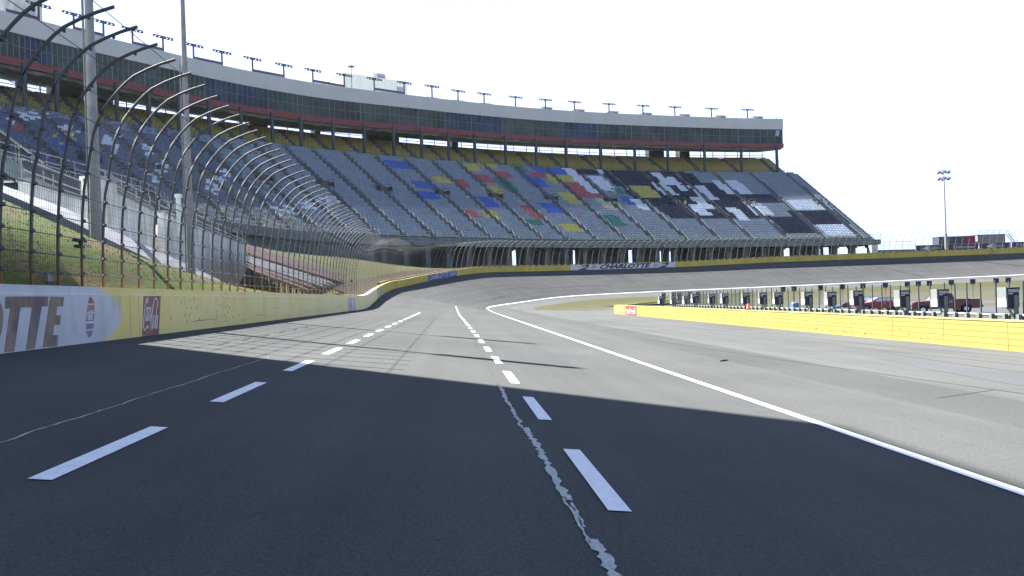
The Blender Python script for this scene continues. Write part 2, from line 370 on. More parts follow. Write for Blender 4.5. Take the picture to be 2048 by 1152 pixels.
# sealed cracks: ragged strips
def ragged(mb, y0, y1, d, w, step, amp, fn=track, lift=.006):
    y = y0; a = d - w / 2; b = d + w / 2; pa, pb = fn(y, a, lift), fn(y, b, lift); wob = 0
    while y < y1:
        y += step * random.uniform(.6, 1.4); wob = wob * .7 + random.uniform(-amp, amp)
        ww = w * random.choice((.3, .55, .75, .9, 1, 1.1)); na, nb = fn(y, d + wob - ww / 2, lift), fn(y, d + wob + ww / 2, lift)
        mb.quad(pa, pb, nb, na); pa, pb = na, nb
mb = MB(); ragged(mb, 2.6, 4.25, 7.81, .075, .05, .010); ragged(mb, 4.2, 5.15, 7.78, .022, .06, .010); ragged(mb, 4.5, 5.0, 7.80, .02, .06, .010); ragged(mb, 5.1, 7.9, 7.79, .072, .06, .010); ragged(mb, 7.9, 8.7, 7.76, .04, .07, .016); ragged(mb, 8.6, 11.6, 7.75, .058, .08, .012)
ragged(mb, 3, 14.5, 3.72, .022, .12, .014)
struct(mb.build('crack_sealing', M['crack']))
mb = MB(); ragged(mb, 3.4, 11.5, 7.82, .035, .3, .02, lift=.004); 
for k in range(9): # short tar marks where the banking begins
    s = 138 + 3.1 * k; strip(mb, s, s + 1.6, 7.2 + .02 * k, 7.32 + .02 * k, lift=.03)
for (s, d, l) in ((118, 9.2, 2.2), (123, 9.0, 1.6), (128, 8.6, 1.8), (133, 8.2, 1.6), (166, 5.2, 2.), (214, 4.4, 2.), (168, 1.9, 5), (240, 5.4, 2.5)): strip(mb, s, s + l, d, d + .14, lift=.03)
path_strip(mb, [(236.5 + .8 * k, 1.5 + k) for k in range(9)], .45, track, .03)
struct(mb.build('tar_marks', M['crackdark']))
mb = MB(); ragged(mb, 11.5, 30, 7.72, .05, .5, .02, lift=.004)
def path_strip2(mb, pts, w, fn, lift):
    for (y0, d0), (y1, d1) in zip(pts[:-1], pts[1:]): mb.quad(fn(y0, d0 - w / 2, lift), fn(y0, d0 + w / 2, lift), fn(y1, d1 + w / 2, lift), fn(y1, d1 - w / 2, lift))
for pts, w in (([(6, 6.0), (9, 5.2), (13, 4.6), (20, 3.6), (30, 2.7)], .05), ([(14, 8), (17, 7.3), (22, 7.6)], .04), ([(11.5, 4.2), (12.6, 5.8), (13, 8.5)], .035), ([(12, 2.9), (13.2, 4.6), (13.9, 7.9)], .06), ([(20, 10.5), (30, 9), (48, 7), (66, 4.4)], .05), ([(17, 8.8), (30, 7.4), (52, 5)], .04)):
    path_strip2(mb, pts, w * .7, apron, .006)
struct(mb.build('pavement_seams', M['seam']))
mb = MB(); path_strip2(mb, [(12.2, 6.2), (14, 6.0), (17, 6.3), (20, 6.9)], 1.1, apron, .004); struct(mb.build('damp_patch', asphalt('pale_patch', (.093, .095, .098), streak=.1)))
# speck of rubber lying on the lane
mb = MB(); q = apron(19.0, 2.0, .012); mb.tube([q, q + Vector((.11, .02, .01)), q + Vector((.2, .0, .015))], [.012, .022, .012], 5); tag(mb.build('rubber_scrap', M['rubber']), 'small black scrap of rubber lying alone on the sunlit pavement', 'debris')

# outer terrain
LOW = [(-4, 6.6), (20.24, 3.43), (21.57, 3.3), (25.33, 2.9), (29.73, 2.3), (36.64, 1.36), (41.72, .92), (45.1, .8), (60, .7)]
UPP = [(-4, 7.2), (22.09, 3.9), (23.55, 3.8), (27.66, 3.53), (32.47, 2.98), (40.04, 2.14), (45.56, 1.49), (49.22, 1.02), (62, .9)]
CRB = [(-4, 6.3), (19.98, 3.21), (21.29, 3.05), (24.99, 2.51), (29.32, 1.81), (36.15, .96), (41.18, .68), (44.52, .62), (60, .6)]
zc_, zu_ = pchip(*zip(*CRB)), pchip(*zip(*UPP))
def outer(s, d, lift=0.):
    P, n, T = frame(s); q = P - n * d; zt = zo(s) + hw(s)
    k = sm(100, 175, s)
    q1 = sm(118, 150, s); hi = lerp(max(7.5, zt + .6), zt - .4, q1)
    far = np.interp(d, [0, 14, 45, 70, 140, 400, 3000], [zt - .2, hi, lerp(8.0, hi, q1), 7.0, 6.0, 0, -6])
    mid = np.interp(d, [0, 2.6, 9, 18, 45], [zt - .2, .45 + (zt - .47), 4.3 + (zt - .47) * .5, 7.4, 8.0]) if d < 45 else far
    z2 = lerp(mid, far, sm(96, 125, s))
    zc, zu = zc_(s), zu_(s)
    bank = np.interp(d, [.0, .4, 1.5, 4.8, 5.0, 6.15, 9.8, 10.5, 45], [zt - .15, zt - .15, lerp(zt, zc, .35), zc, zc + .05, zu - .12, zu + .1, 4.9, 7.2]) if d < 45 else far
    z = lerp(bank, z2, sm(60, 69, s))
    q.z = float(z) + lift
    return q
so = rng_s(-60, 8, 8) + rng_s(10, 70, 1) + rng_s(72, 130, 2) + rng_s(134, 342, 4)
dd = [.33, .8, 1.4, 2, 2.6, 3.2, 3.8, 4.4, 4.8, 5.0, 6.15, 7.4, 9.8, 10.5, 12, 16, 22, 30, 38, 45]
o = struct(ribbon('grass_bank', [M['grass'], M['grass2'], M['concrete'], M['dirt']], so, dd, outer, 0, lambda s, d: (2 if 6.1 < d < 16 and s < 44 else (3 if 4.9 < d < 9.6 else (2 if d < 12 and d > 9 else 0))) if s < 62 else 1))
struct(ribbon('stand_ground', M['dirt'], so[::2] + [so[-1]], [45, 60, 90, 140, 400, 3000], outer, .0))
# dark earth apron just behind the wall in the bend
struct(ribbon('dirt_strip', M['dirt'], rng_s(70, 200, 3), [.34, 1, 2.2, 3.4], outer, .03))
# grass blades on the near bank
mb = MB(); random.seed(5)
for k in range(5000):
    y = 11 + 34 * random.random() ** 1.4; d = random.uniform(.36, 4.75); q = outer(y, d); h = random.uniform(.02, .055) * (1.5 if d > 4.4 or d < .6 else 1); a = random.uniform(0, 6.28); w_ = .012
    dx, dy = w_ * math.cos(a), w_ * math.sin(a); mb.add([(q.x - dx, q.y - dy, q.z - .01), (q.x + dx, q.y + dy, q.z - .01), (q.x + random.uniform(-.04, .04), q.y + random.uniform(-.04, .04), q.z + h)], [(0, 1, 2)], 0 if random.random() < .75 else 1)
gb_ = mb.build('grass_blades', [mat('grass_blade', (.075, .125, .022), .8, .2), mat('dry_blade', (.15, .13, .06), .8, .2)]); gb_['kind'] = 'stuff'
# concrete walkway that steps down the bank
mb = MB()
for k in range(len(LOW) - 2):
    (ya, za), (yb, zb2) = LOW[k], LOW[k + 1]; (ua, wa), (ub, wb) = UPP[k], UPP[k + 1]; n = 4
    for q in range(n):
        f, g2 = q / n, (q + 1) / n; A0, B0 = Vector((-12.1, lerp(ya, yb, f), lerp(za, zb2, f))), Vector((-12.1, lerp(ya, yb, g2), lerp(za, zb2, g2)))
        A1, B1 = Vector((-13.2, lerp(ua, ub, f), lerp(wa, wb, f))), Vector((-13.2, lerp(ua, ub, g2), lerp(wa, wb, g2))); dn = Vector((.1, 0, -.75))
        mb.quad(A0, B0, B1, A1); mb.quad(A0 + dn, B0 + dn, B0, A0, 1)
struct(mb.build('walkway', [M['walk'], M['stand']]))

# ------------------------------------------------------------------ outer racing wall
wall = tag(empty('racing_wall', (XW, 20, -.6)), 'long concrete racing wall, white then faded yellow, curving round the banked turn', 'wall')
def pin(o, root):
    o.parent = root; o.matrix_parent_inverse = Matrix.Translation(-Vector(root.location)); return o
SW = rng_s(-60, 60, 4) + rng_s(61, 76, 1)
mb = MB()
def wprof(s, seg):
    """outline of the wall's section, list of (d, z); d > 0 towards the track"""
    zb = zo(s); h = hw(s); zt = zb + h
    if seg == 'a': lip = zt - .16; return [(0, zb - .3), (0, lip), (-.05, lip + .012), (-.05, zt), (-.36, zt + .006), (-.36, zb - .3)]
    return [(0, zb - .3), (0, zt - .1), (.0, zt), (-.36, zt + .01), (-.36, zb - .3)]
def sweep(mb, ss, prof, mis):
    rows = []
    for s in ss:
        P, n, T = frame(s); rows.append([Vector((P.x + n.x * d, P.y + n.y * d, z)) for d, z in prof(s)])
    for a, b in zip(rows[:-1], rows[1:]):
        for j in range(len(a) - 1): mb.quad(a[j], a[j + 1], b[j + 1], b[j], mis[j])
    n = len(rows[0]); mb.add(rows[0], [tuple(range(n))], mis[0]); mb.add(rows[-1], [tuple(range(n))[::-1]], mis[0])
sweep(mb, SW, lambda s: wprof(s, 'a'), [0, 1, 0, 1, 0])
pin(mb.build('straight_wall', [M['wall'], M['lipwhite']]), wall)
mb = MB(); SB = rng_s(76, 130, 1) + rng_s(132, 340, 2)
sweep(mb, SB, lambda s: wprof(s, 'b'), [0, 1, 1, 0])
pin(mb.build('turn_wall', [M['turnyellow'], M['cap']]), wall)
# fence footing: yellow ledge with ochre blocks above the turn wall
mb = MB()
sweep(mb, [x for x in SB if x > 84], lambda s: [(-.42, zo(s) + hw(s) - .1), (-.42, zo(s) + hw(s) + .16), (-.8, zo(s) + hw(s) + .17), (-.8, zo(s) + hw(s) - .3)], [0, 0, 0])
s = 84.
while s < 338:
    P, n, T = frame(s); zt = zo(s) + hw(s); Mx = Matrix((T, n, Vector((0, 0, 1)))).transposed().to_4x4(); Mx.translation = P + Vector((0, 0, zt)); mb.box(0, .62, -.42, -.36, -.02, .19, 1, Mx); s += 1.55
pin(mb.build('footing_ledge', [M['ochre'], M['cap']]), wall)
# joints and a gate post in the wall
mb = MB()
for s, w, mi in ((77.2, .5, 0), (80.2, 2.2, 1), (84.2, .35, 0)):
    for a in rng_s(s, s + w, .5)[:-1]:
        b = min(a + .5, s + w); P, n, T = frame(a); P2, n2, T2 = frame(b)
        mb.quad(P + n * .012 + Vector((0, 0, zo(a))), P2 + n2 * .012 + Vector((0, 0, zo(b))), P2 + n2 * .012 + Vector((0, 0, zo(b) + hw(b) * .93)), P + n * .012 + Vector((0, 0, zo(a) + hw(a) * .93)), mi)
mb.box(XW + .004, XW + .012, 54.5, 56.6, -.62, .3, 1); mb.box(XW + .004, XW + .013, 57.4, 58.2, -.62, .3, 1)
pin(mb.build('wall_patch', [M['fadedwhite'], M['greyblue']]), wall)
def wp(mb, poly, t=.006, mi=0): mb.prism(poly, lambda y, z, k: (XW + (t if k else .001), y, z), mi)
mb = MB()
wp(mb, [(12.707, .266), (13.385, .270), (13.34, .088), (13.136, .085), (12.908, -.62), (12.619, -.613), (12.836, .075), (12.693, .077)])
wp(mb, [(13.40, .270), (14.059, .272), (14.024, .098), (13.82, .1), (13.543, -.609), (13.263, -.62), (13.502, .081), (13.355, .088)])
wp(mb, [(14.126, .269), (14.623, .267), (14.575, .092), (14.359, .094), (14.318, -.063), (14.483, -.072), (14.431, -.241), (14.231, -.232), (14.178, -.412), (14.359, -.424), (14.311, -.616), (13.811, -.609)])
# letter O (a slanted ring), then L to its left
ring = []
for k in range(25): a = 2 * PI * k / 24; ring.append((12.2 + .41 * math.cos(a) + .28 * (.44 * math.sin(a)), -.17 + .44 * math.sin(a)))
for k in range(24):
    (y0, z0), (y1, z1) = ring[k], ring[k + 1]; i0 = (lerp(12.2, y0, .45), lerp(-.17, z0, .55)); i1 = (lerp(12.2, y1, .45), lerp(-.17, z1, .55)); wp(mb, [(y0, z0), (y1, z1), i1, i0])
wp(mb, [(11.0, .27), (11.3, .27), (11.1, -.42), (11.7, -.42), (11.65, -.61), (10.75, -.61)])
pin(mb.build('lettering', M['brown']), wall)
mb = MB(); random.seed(21)
for k in range(110):
    y = random.choice((random.gauss(22, .5), random.gauss(25, .8), random.uniform(17.5, 62), random.uniform(30, 62))); z = random.uniform(-.5, .25); l = random.uniform(.01, .05) * (1 + (y - 17) * .03); h = random.uniform(.01, .06)
    wp(mb, [(y, z), (y + l * .5, z - h), (y + l, z - h * .2), (y + l * .7, z + h * .8), (y + l * .2, z + h * .5)], .003, k % 2)
for k in range(9): # tyre scrapes
    y = random.uniform(19, 58); z = random.uniform(-.5, -.1); l = random.uniform(.8, 3); wp(mb, [(y, z), (y + l, z + .02), (y + l, z + .032), (y + l * .4, z + .035)], .002, 2)
for y in (17.6, 18.1, 24, 30.5, 37, 43.5, 50): wp(mb, [(y, -.62), (y + .018, -.62), (y + .012, .3), (y - .004, .3)], .0025, 2)
pin(mb.build('scuff_mark', [mat('rust_mark', (.10, .06, .03), .9), mat('grey_mark', (.16, .15, .11), .9), mat('scrape_mark', (.24, .23, .17), .9)]), wall)
# oval race emblem: red, blue and white bands
em = [(15.682, .292), (15.80, .22), (15.861, .131), (15.849, -.042), (15.806, -.239), (15.768, -.386), (15.69, -.49), (15.567, -.536), (15.48, -.46), (15.447, -.373), (15.457, -.228), (15.497, -.036), (15.563, .133), (15.61, .24)]
mb = MB(); wp(mb, em, .005, 2)
def band(z0, z1, mi, pad=.012):
    def edge(z, side):
        pts = em; best = None
        for (a, b), (c, d) in zip(pts, pts[1:] + pts[:1]):
            if min(b, d) <= z <= max(b, d) and b != d:
                y = a + (c - a) * (z - b) / (d - b); best = y if best is None else (max(best, y) if side else min(best, y))
        return best
    zz = list(np.linspace(z0, z1, 5)); l = [(edge(z, 0) + pad, z) for z in zz]; r = [(edge(z, 1) - pad, z) for z in zz]; wp(mb, l + r[::-1], .009, mi)
band(.135, .27, 0); band(-.035, .115, 1); band(-.06, -.21, 3); band(-.25, -.365, 3); band(-.39, -.52, 3)
for k in range(4): y = 15.53 + .06 * k; wp(mb, [(y, -.07), (y + .035, -.07), (y + .03, -.19), (y - .005, -.19)], .013, 2)
for k in range(3): y = 15.60 + .07 * k; wp(mb, [(y, .0), (y + .04, .0), (y + .035, -.03), (y - .005, -.03)], .013, 2)
pin(mb.build('emblem', [M['fadedred'], M['fadedred2'], M['fadedwhite'], M['fadedblue']]), wall)
# red sponsor panel with white script
mb = MB(); wp(mb, [(18.394, .291), (19.475, .295), (19.26, -.625), (18.226, -.625)], .006); pin(mb.build('sponsor_panel', M['fadedred']), wall)
mb = MB()
def stroke(mb, pts, w, t=.012, fn=None):
    P = [Vector((a, b)) for a, b in pts]
    for i in range(len(P) - 1):
        t_ = (P[i + 1] - P[i]).normalized(); nn = Vector((-t_.y, t_.x)); a = P[i] - t_ * w * .2; b = P[i + 1] + t_ * w * .2; w0 = w * (.7 + .5 * (i % 3) / 2)
        q = [a + nn * w0 / 2, a - nn * w0 / 2, b - nn * w0 / 2, b + nn * w0 / 2]
        mb.prism([(v.x, v.y) for v in q], fn or (lambda y, z, k: (XW + (t + i * .0004 if k else .002), y, z)))
C1 = [(18.60, .13), (18.624, .225), (18.572, .241), (18.484, .131), (18.389, -.068), (18.333, -.266), (18.305, -.444), (18.352, -.496), (18.487, -.441), (18.568, -.40), (18.629, -.477)]
stroke(mb, C1, .034)
C2 = [(19.22, .02), (19.27, .10), (19.197, .221), (19.087, .242), (18.997, .169), (18.898, -.025), (18.798, -.228), (18.74, -.43), (18.755, -.50)]
stroke(mb, C2, .034)
def oval(cy, cz, ry, rz, sl): return [(cy + ry * math.cos(a) + sl * rz * math.sin(a), cz + rz * math.sin(a)) for a in np.linspace(.3, 2 * PI + .3, 11)]
stroke(mb, oval(18.52, -.13, .05, .16, .35), .026); stroke(mb, [(18.69, .0), (18.63, .03), (18.58, -.1), (18.57, -.26), (18.62, -.29)], .026); stroke(mb, oval(18.70, -.13, .05, .16, .35), .026); stroke(mb, [(18.80, .03), (18.73, -.28), (18.77, -.3)], .026)
stroke(mb, oval(18.90, -.32, .045, .16, .35), .026); stroke(mb, [(19.21, .15), (19.15, -.02), (18.99, -.45), (19.02, -.49)], .028); stroke(mb, oval(19.11, -.33, .045, .15, .35), .026); stroke(mb, [(19.23, -.17), (19.14, -.47), (19.18, -.49)], .026)
pin(mb.build('script_lettering', M['fadedwhite']), wall)
# text on the wall of the turn
def text_mesh(body, shear=0., weight=0.):
    cu = bpy.data.curves.new('txt', 'FONT'); cu.body = body; cu.shear = shear; cu.offset = weight; cu.resolution_u = 3; cu.fill_mode = 'FRONT'
    ob = bpy.data.objects.new('txt', cu); COL.objects.link(ob); dg = bpy.context.evaluated_depsgraph_get(); dg.update()
    me = bpy.data.meshes.new_from_object(ob.evaluated_get(dg)); v = [tuple(x.co) for x in me.vertices]; f = [list(p.vertices) for p in me.polygons]
    bpy.data.objects.remove(ob); bpy.data.curves.remove(cu); bpy.data.meshes.remove(me)
    v = np.array(v); lo = v.min(0); hi = v.max(0); v = (v - lo) / np.maximum(hi - lo, 1e-6)
    return v, f
def put_text(mb, body, x0, x1, y0, y1, fn, mi=0, shear=0., weight=.0):
    v, f = text_mesh(body, shear, weight); mb.add([fn(lerp(x0, x1, a[0]), lerp(y0, y1, a[1])) for a in v], f, mi)
def onwall(off):
    def fn(s, t):
        P, n, T = frame(s); q = P + n * off; q.z = zo(s) + hw(s) * t; return q
    return fn
def wall_panel(name, s0, s1, m, off, t0=.02, t1=.985, slant=0):
    mb = MB(); q = rng_s(s0, s1, .8)
    for a, b in zip(q[:-1], q[1:]): f = onwall(off); mb.quad(f(a - slant * (0 if a > s0 else 1), t0), f(b, t0), f(b, t1), f(a, t1))
    return pin(mb.build(name, m), wall)
wall_panel('white_panel', 161.1, 187.6, M['panelwhite'], .02)
mb = MB()
put_text(mb, 'CHARLOTTE', 168.4, 181.4, .10, .97, onwall(.045), 0, .42, .045); put_text(mb, '2', 163.0, 165.8, .03, .97, onwall(.045), 0, .42, .03); put_text(mb, '2', 183.3, 186.0, .03, .97, onwall(.045), 0, .42, .03)
for c in (166.9, 182.4):
    for k in range(5):
        z = .24 + .13 * k; w = (.35, .55, .62, .55, .35)[k]; f = onwall(.045); mb.quad(f(c - w + .03 * k, z), f(c + w + .03 * k, z), f(c + w * .9 + .03 * k, z + .08), f(c - w * .9 + .03 * k, z + .08), 1)
pin(mb.build('turn_lettering', [M['ink'], M['fadedblue']]), wall)
wall_panel('blue_panel', 120.4, 130.5, M['panelblue'], .02)
mb = MB(); put_text(mb, 'CHARLOTTE USA', 120.9, 130.1, .16, .9, onwall(.045), 0, .3, .0); pin(mb.build('blue_panel_lettering', M['fadedwhite']), wall)

# ------------------------------------------------------------------ catch fence
fence = tag(empty('catch_fence', (XW - .42, 20, .3)), 'tall steel catch fence with inward curving posts standing on the racing wall', 'fence')
PROF = [(0, -.25), (0, .4), (.02, 1.2), (.10, 2.2), (.2, 2.64), (.33, 3.3), (.52, 3.75), (.77, 4.07), (1.2, 4.46), (1.62, 4.66), (2.05, 4.77)]
pz = [p[1] for p in PROF]; px = [p[0] for p in PROF]
LEV = [.45, .8, 1.17, 1.53, 2.02, 2.5, 3.0, 3.5, 3.95]
fz_ = pchip(pz, px); PROF = [(fz_(z), z) for z in [-.25, .6, 1.2, 1.7, 2.2, 2.6, 2.95, 3.3, 3.55, 3.8, 4.0, 4.18, 4.33]] + [(1.2, 4.46), (1.48, 4.59), (1.76, 4.69), (2.05, 4.77)]
mb = MB(); mb.tube([(x, 0, z) for x, z in PROF], .031, 8)
for z in LEV:
    x = float(np.interp(z, pz, px)); mb.lathe([(.0, -.10), (.025, -.06), (.044, 0), (.025, .06), (0, .10)], (x + .03, 0, z), 'y', 6, 1)
for x, z in ((1.2, 4.46), (1.62, 4.66), (.77, 4.07)): mb.box(x - .02, x + .02, -.02, .02, z - .09, z - .02, 1)
pm = mb.mesh('post', [M['post'], M['dark']])
mb = MB(); mb.tube([(x, 0, z) for x, z in PROF], .028, 6)
for z in LEV: x = float(np.interp(z, pz, px)); mb.lathe([(.0, -.08), (.034, 0), (0, .08)], (x + .03, 0, z), 'y', 5, 1)
pmb = mb.mesh('post', [M['post'], M['dark']]); mb = MB(); mb.tube([(x, 0, z) for x, z in PROF], .018, 5); pmc = mb.mesh('post', [M['post']])
M['turnpost'] = mat('turn_post_steel', (.17, .165, .135), .6, .3, noise=.2, scale=2)
mb = MB(); mb.tube([(x, 0, z) for x, z in PROF], .036, 5); pmd = mb.mesh('post', [M['turnpost']])
def lean(s): return R(11) * sm(78, 110, s)
def fpos(s, u, z):
    """point of the fence surface: u towards the track, z above the wall top"""
    P, n, T = frame(s); zt = zo(s) + hw(s) - .17 * (1 - sm(70, 84, s)); a = lean(s); uu = u * math.cos(a) + z * math.sin(a); zz = z * math.cos(a) - u * math.sin(a)
    q = P + n * (uu - .45); q.z = zt + zz; return q
spost = list(np.arange(6.5, 30, .985)) + list(np.arange(30.6, 58, 1.25)) + list(np.arange(58.6, 99.8, 1.5))
sturn = list(np.arange(100.3, 338, 1.62))
allp = [x for x in spost + sturn]
vis = [s for s in allp if s > 12.2][:100]
rest = [s for s in allp if s not in vis]
def post_matrix(s):
    q = fpos(s, 0, 0); P, n, T = frame(s); a = math.atan2(n.y, n.x); return q, a, lean(s)
for s in vis:
    q, a, l = post_matrix(s); o = link('post', pm if s < 31 else (pmb if s < 58 else (pmc if s < 128 else pmd))); o.location = q; o.rotation_euler = (0, l, a); pin(o, fence)
mb = MB()
for s in rest: mb.tube([fpos(s, x, z) for x, z in PROF], (.038 if s > 128 else .02) if s > 90 else .034, 5)
o = pin(mb.build('post', M['turnpost']), fence); o['kind'] = 'stuff'
SC = rng_s(5, 66, 3) + rng_s(67, 130, 1.5) + rng_s(132, 338, 2.5)
for z in LEV + [4.35, 4.72]:
    u = float(np.interp(z, pz, px)); mb = MB(); mb.tube([fpos(s, u + .05, z - .02) for s in SC], [.009 if s < 45 else (.005 if s < 128 else .011) for s in SC], 4); pin(mb.build('cable', M['dark']), fence)
# woven wire: upright and level wires
mb = MB(); fine = list(zip(px, pz))[1:7]; hh = [float(np.interp(z, pz, px)) for z in np.arange(.1, 3.4, .2)]
s = 8.
while s < 64:
    mb.tube([fpos(s, u - .05, z) for u, z in fine], .0028, 3, cap=False); s += .085 if s < 30 else .17
for z in np.arange(.1, 3.4, .17): u = float(np.interp(z, pz, px)); mb.tube([fpos(s_, u - .05, z) for s_ in rng_s(8, 64, 4)], .0028, 3, cap=False)
pin(mb.build('wire_mesh', M['dark']), fence)
for i, s in enumerate((14.6, 18.6, 20.6, 22.5, 24.5, 26.5, 28.4)):
    a = 12.4 + .985 * round((s - 12.4) / .985); mb = MB(); mb.tube([fpos(a, -.02, 2.42), fpos(a + .985, -.02, 2.36)], .02, 5); pin(mb.build('brace', M['steel']), fence)
mb = MB(); q = fpos(15.2, -.1, .35); mb.box(q.x - .05, q.x + .03, q.y - .1, q.y + .1, q.z - .08, q.z + .10); mb.box(q.x - .02, q.x, q.y - .02, q.y + .02, q.z - .4, q.z - .08); pin(mb.build('junction_box', M['steel']), fence)
for s, z in ((16.4, 1.15), (60.5, 1.35)):
    q = fpos(s, -.05, z); k = .22 if s < 30 else .55
    mb = MB(); mb.box(q.x - .05, q.x + .05, q.y - k, q.y + k, q.z - .04, q.z + .02); mb.box(q.x - .06, q.x + .05, q.y - k * .6, q.y + k * .6, q.z - .16, q.z - .1); mb.bar((q.x, q.y, q.z + .02), (q.x, q.y, q.z - .14), .03, .03); pin(mb.build('camera_bracket', M['dark']), fence)

# ------------------------------------------------------------------ sun geometry shared by shade board and lights
EL = R(49); SD = Vector((-1, .61, 0)).normalized()          # towards the sun, level part
# added unseen board beyond the left frame edge, shaped to shade the near straight
cx, cy = -18., 16.0 + .61 * 11.72
top = -1.64 + (22.45 / abs(SD.x)) * math.tan(EL); bot = -.7 + (11.9 / abs(SD.x)) * math.tan(EL)
vb = tag(empty('shade_board', (cx, cy - 25, 4)), 'unseen giant dark board on posts, added beside the straight to shade the near lanes', 'shade board')
mb = MB(); mb.box(cx - .7, cx, cy - 60, cy, bot, top); pin(mb.build('frame', M['dark']), vb)
mb = MB(); mb.box(cx + .002, cx + .05, cy - 59, cy - 1, bot + 1, top - 1); pin(mb.build('board_face', M['black']), vb)
for k in range(4):
    mb = MB(); mb.tube([(cx - .35, cy - 14 - 14 * k, 1), (cx - .35, cy - 14 - 14 * k, bot)], .45, 12); pin(mb.build('post', M['pole']), vb)

# ------------------------------------------------------------------ light poles behind the wall
def tall_pole(x, y, zb, zt, label, arms=True):
    r_ = empty('light_pole', (x, y, zb)); tag(r_, label, 'light pole', 'light poles round the speedway')
    mb = MB(); mb.tube([(0, 0, 0), (0, 0, (zt - zb) * .5), (0, 0, zt - zb)], [.18, .125, .06], 12); mb.box(-.21, -.175, -.05, .05, .2, 9, 0); pole = mb.build('pole', M['pole'], r_)
    return r_
for (x, y, lb) in ((-10.5, 23.75, 'thick grey steel light pole, nearer of two standing on the grass behind the fence'), (-10.5, 32.3, 'thinner looking grey steel light pole, farther of two standing behind the fence')):
    zb = outer(y, -XW * 0 + (-7.1 - x)).z - .3; zt = 15.5; r_ = tall_pole(x, y, zb, zt, lb); h = zt - zb
    mb = MB(); d = SD
    for k in range(3): c = Vector((0, 0, h - .3 - .8 * k)); mb.bar(c - d * .75, c + d * .75, .08, .08)
    mb.build('crossarm', M['dark'], r_)
    for k in range(3):
        for j in (-.62, -.2, .25, .65):
            c = Vector((0, 0, h - .3 - .8 * k)) + d * j; lm = MB(); lm.lathe([(.05, .18), (.16, .1), (.24, -.16), (.0, -.17)], (c.x + .12 * d.y, c.y, c.z - .18), 'z', 10); lm.build('lamp', M['lampgrey'], r_)

# ------------------------------------------------------------------ grandstand
CS = Vector((132., -24., 0))
def st(a, r, z=0.): a = R(a); return Vector((CS.x - r * math.sin(a), CS.y + r * math.cos(a), z))
A0, A1 = 8.9, 63.
RP, RISE, NR, R0, Z0 = .68, .455, 44, 213.5, 10.4
stand = tag(empty('grandstand', st(30, 225, 7)), 'huge curved grandstand with blue, multicoloured and chequered seats round the turn', 'grandstand')
def rowz(i): return Z0 + RISE * i
def arc(a0, a1, st_=.5): return list(np.linspace(a0, a1, max(2, int((a1 - a0) / st_) + 1)))
AA = arc(A0, A1)
mb = MB()
prof = []
for i in range(NR): prof += [(R0 + RP * i, rowz(i)), (R0 + RP * i, rowz(i + 1)) if False else (R0 + RP * (i + 1) - .001, rowz(i))]
prof = [(R0 - 2.2, 9.4), (R0 - 2.2, Z0 - .0), (R0, Z0)]
for i in range(NR): prof += [(R0 + RP * i, rowz(i + 1)), (R0 + RP * (i + 1), rowz(i + 1))]
ztop = rowz(NR); rt = R0 + RP * NR
prof += [(rt, ztop + .25), (rt + 4.2, ztop + .25), (rt + 4.2, ztop + 1.0)]
# yellow upper tier
U0, UZ = rt + 4.9, ztop + 1.2; NU = 13; UP, UR = .7, .46
prof += [(U0, ztop + 1.0)]
for i in range(NU): prof += [(U0 + UP * i, UZ + UR * i), (U0 + UP * (i + 1), UZ + UR * i)]
utz = UZ + UR * (NU - 1); ur = U0 + UP * NU
prof += [(ur + 4, utz)]
def sweep_arc(mb, prof, aa, mi=0, dz=None):
    n = len(prof); o = len(mb.v); mb.v += [tuple(st(a, r, z + (dz(a) if dz else 0))) for a in aa for r, z in prof]
    for i in range(len(aa) - 1):
        for j in range(n - 1): mb.f.append([o + i * n + j, o + (i + 1) * n + j, o + (i + 1) * n + j + 1, o + i * n + j + 1]); mb.m.append(mi); mb.sm.append(False)
sweep_arc(mb, prof, AA)
# end wall below the steps
end = [(R0 - 2.2, 9.4)] + prof[1:] + [(ur + 4, utz - 1.2), (R0 + 6, 9.4)]
mb.add([st(A0, r, z) for r, z in end], [tuple(range(len(end)))])
pin(mb.build('seating_deck', M['stand']), stand)
mb = MB(); sweep_arc(mb, [(ur + 4.02, utz - .02), (ur + 4.02, utz - 1.4), (R0 + 5, 9.2), (R0 - 2.2, 9.2), (R0 - 2.22, 9.42)], AA); pin(mb.build('underside', M['under']), stand)
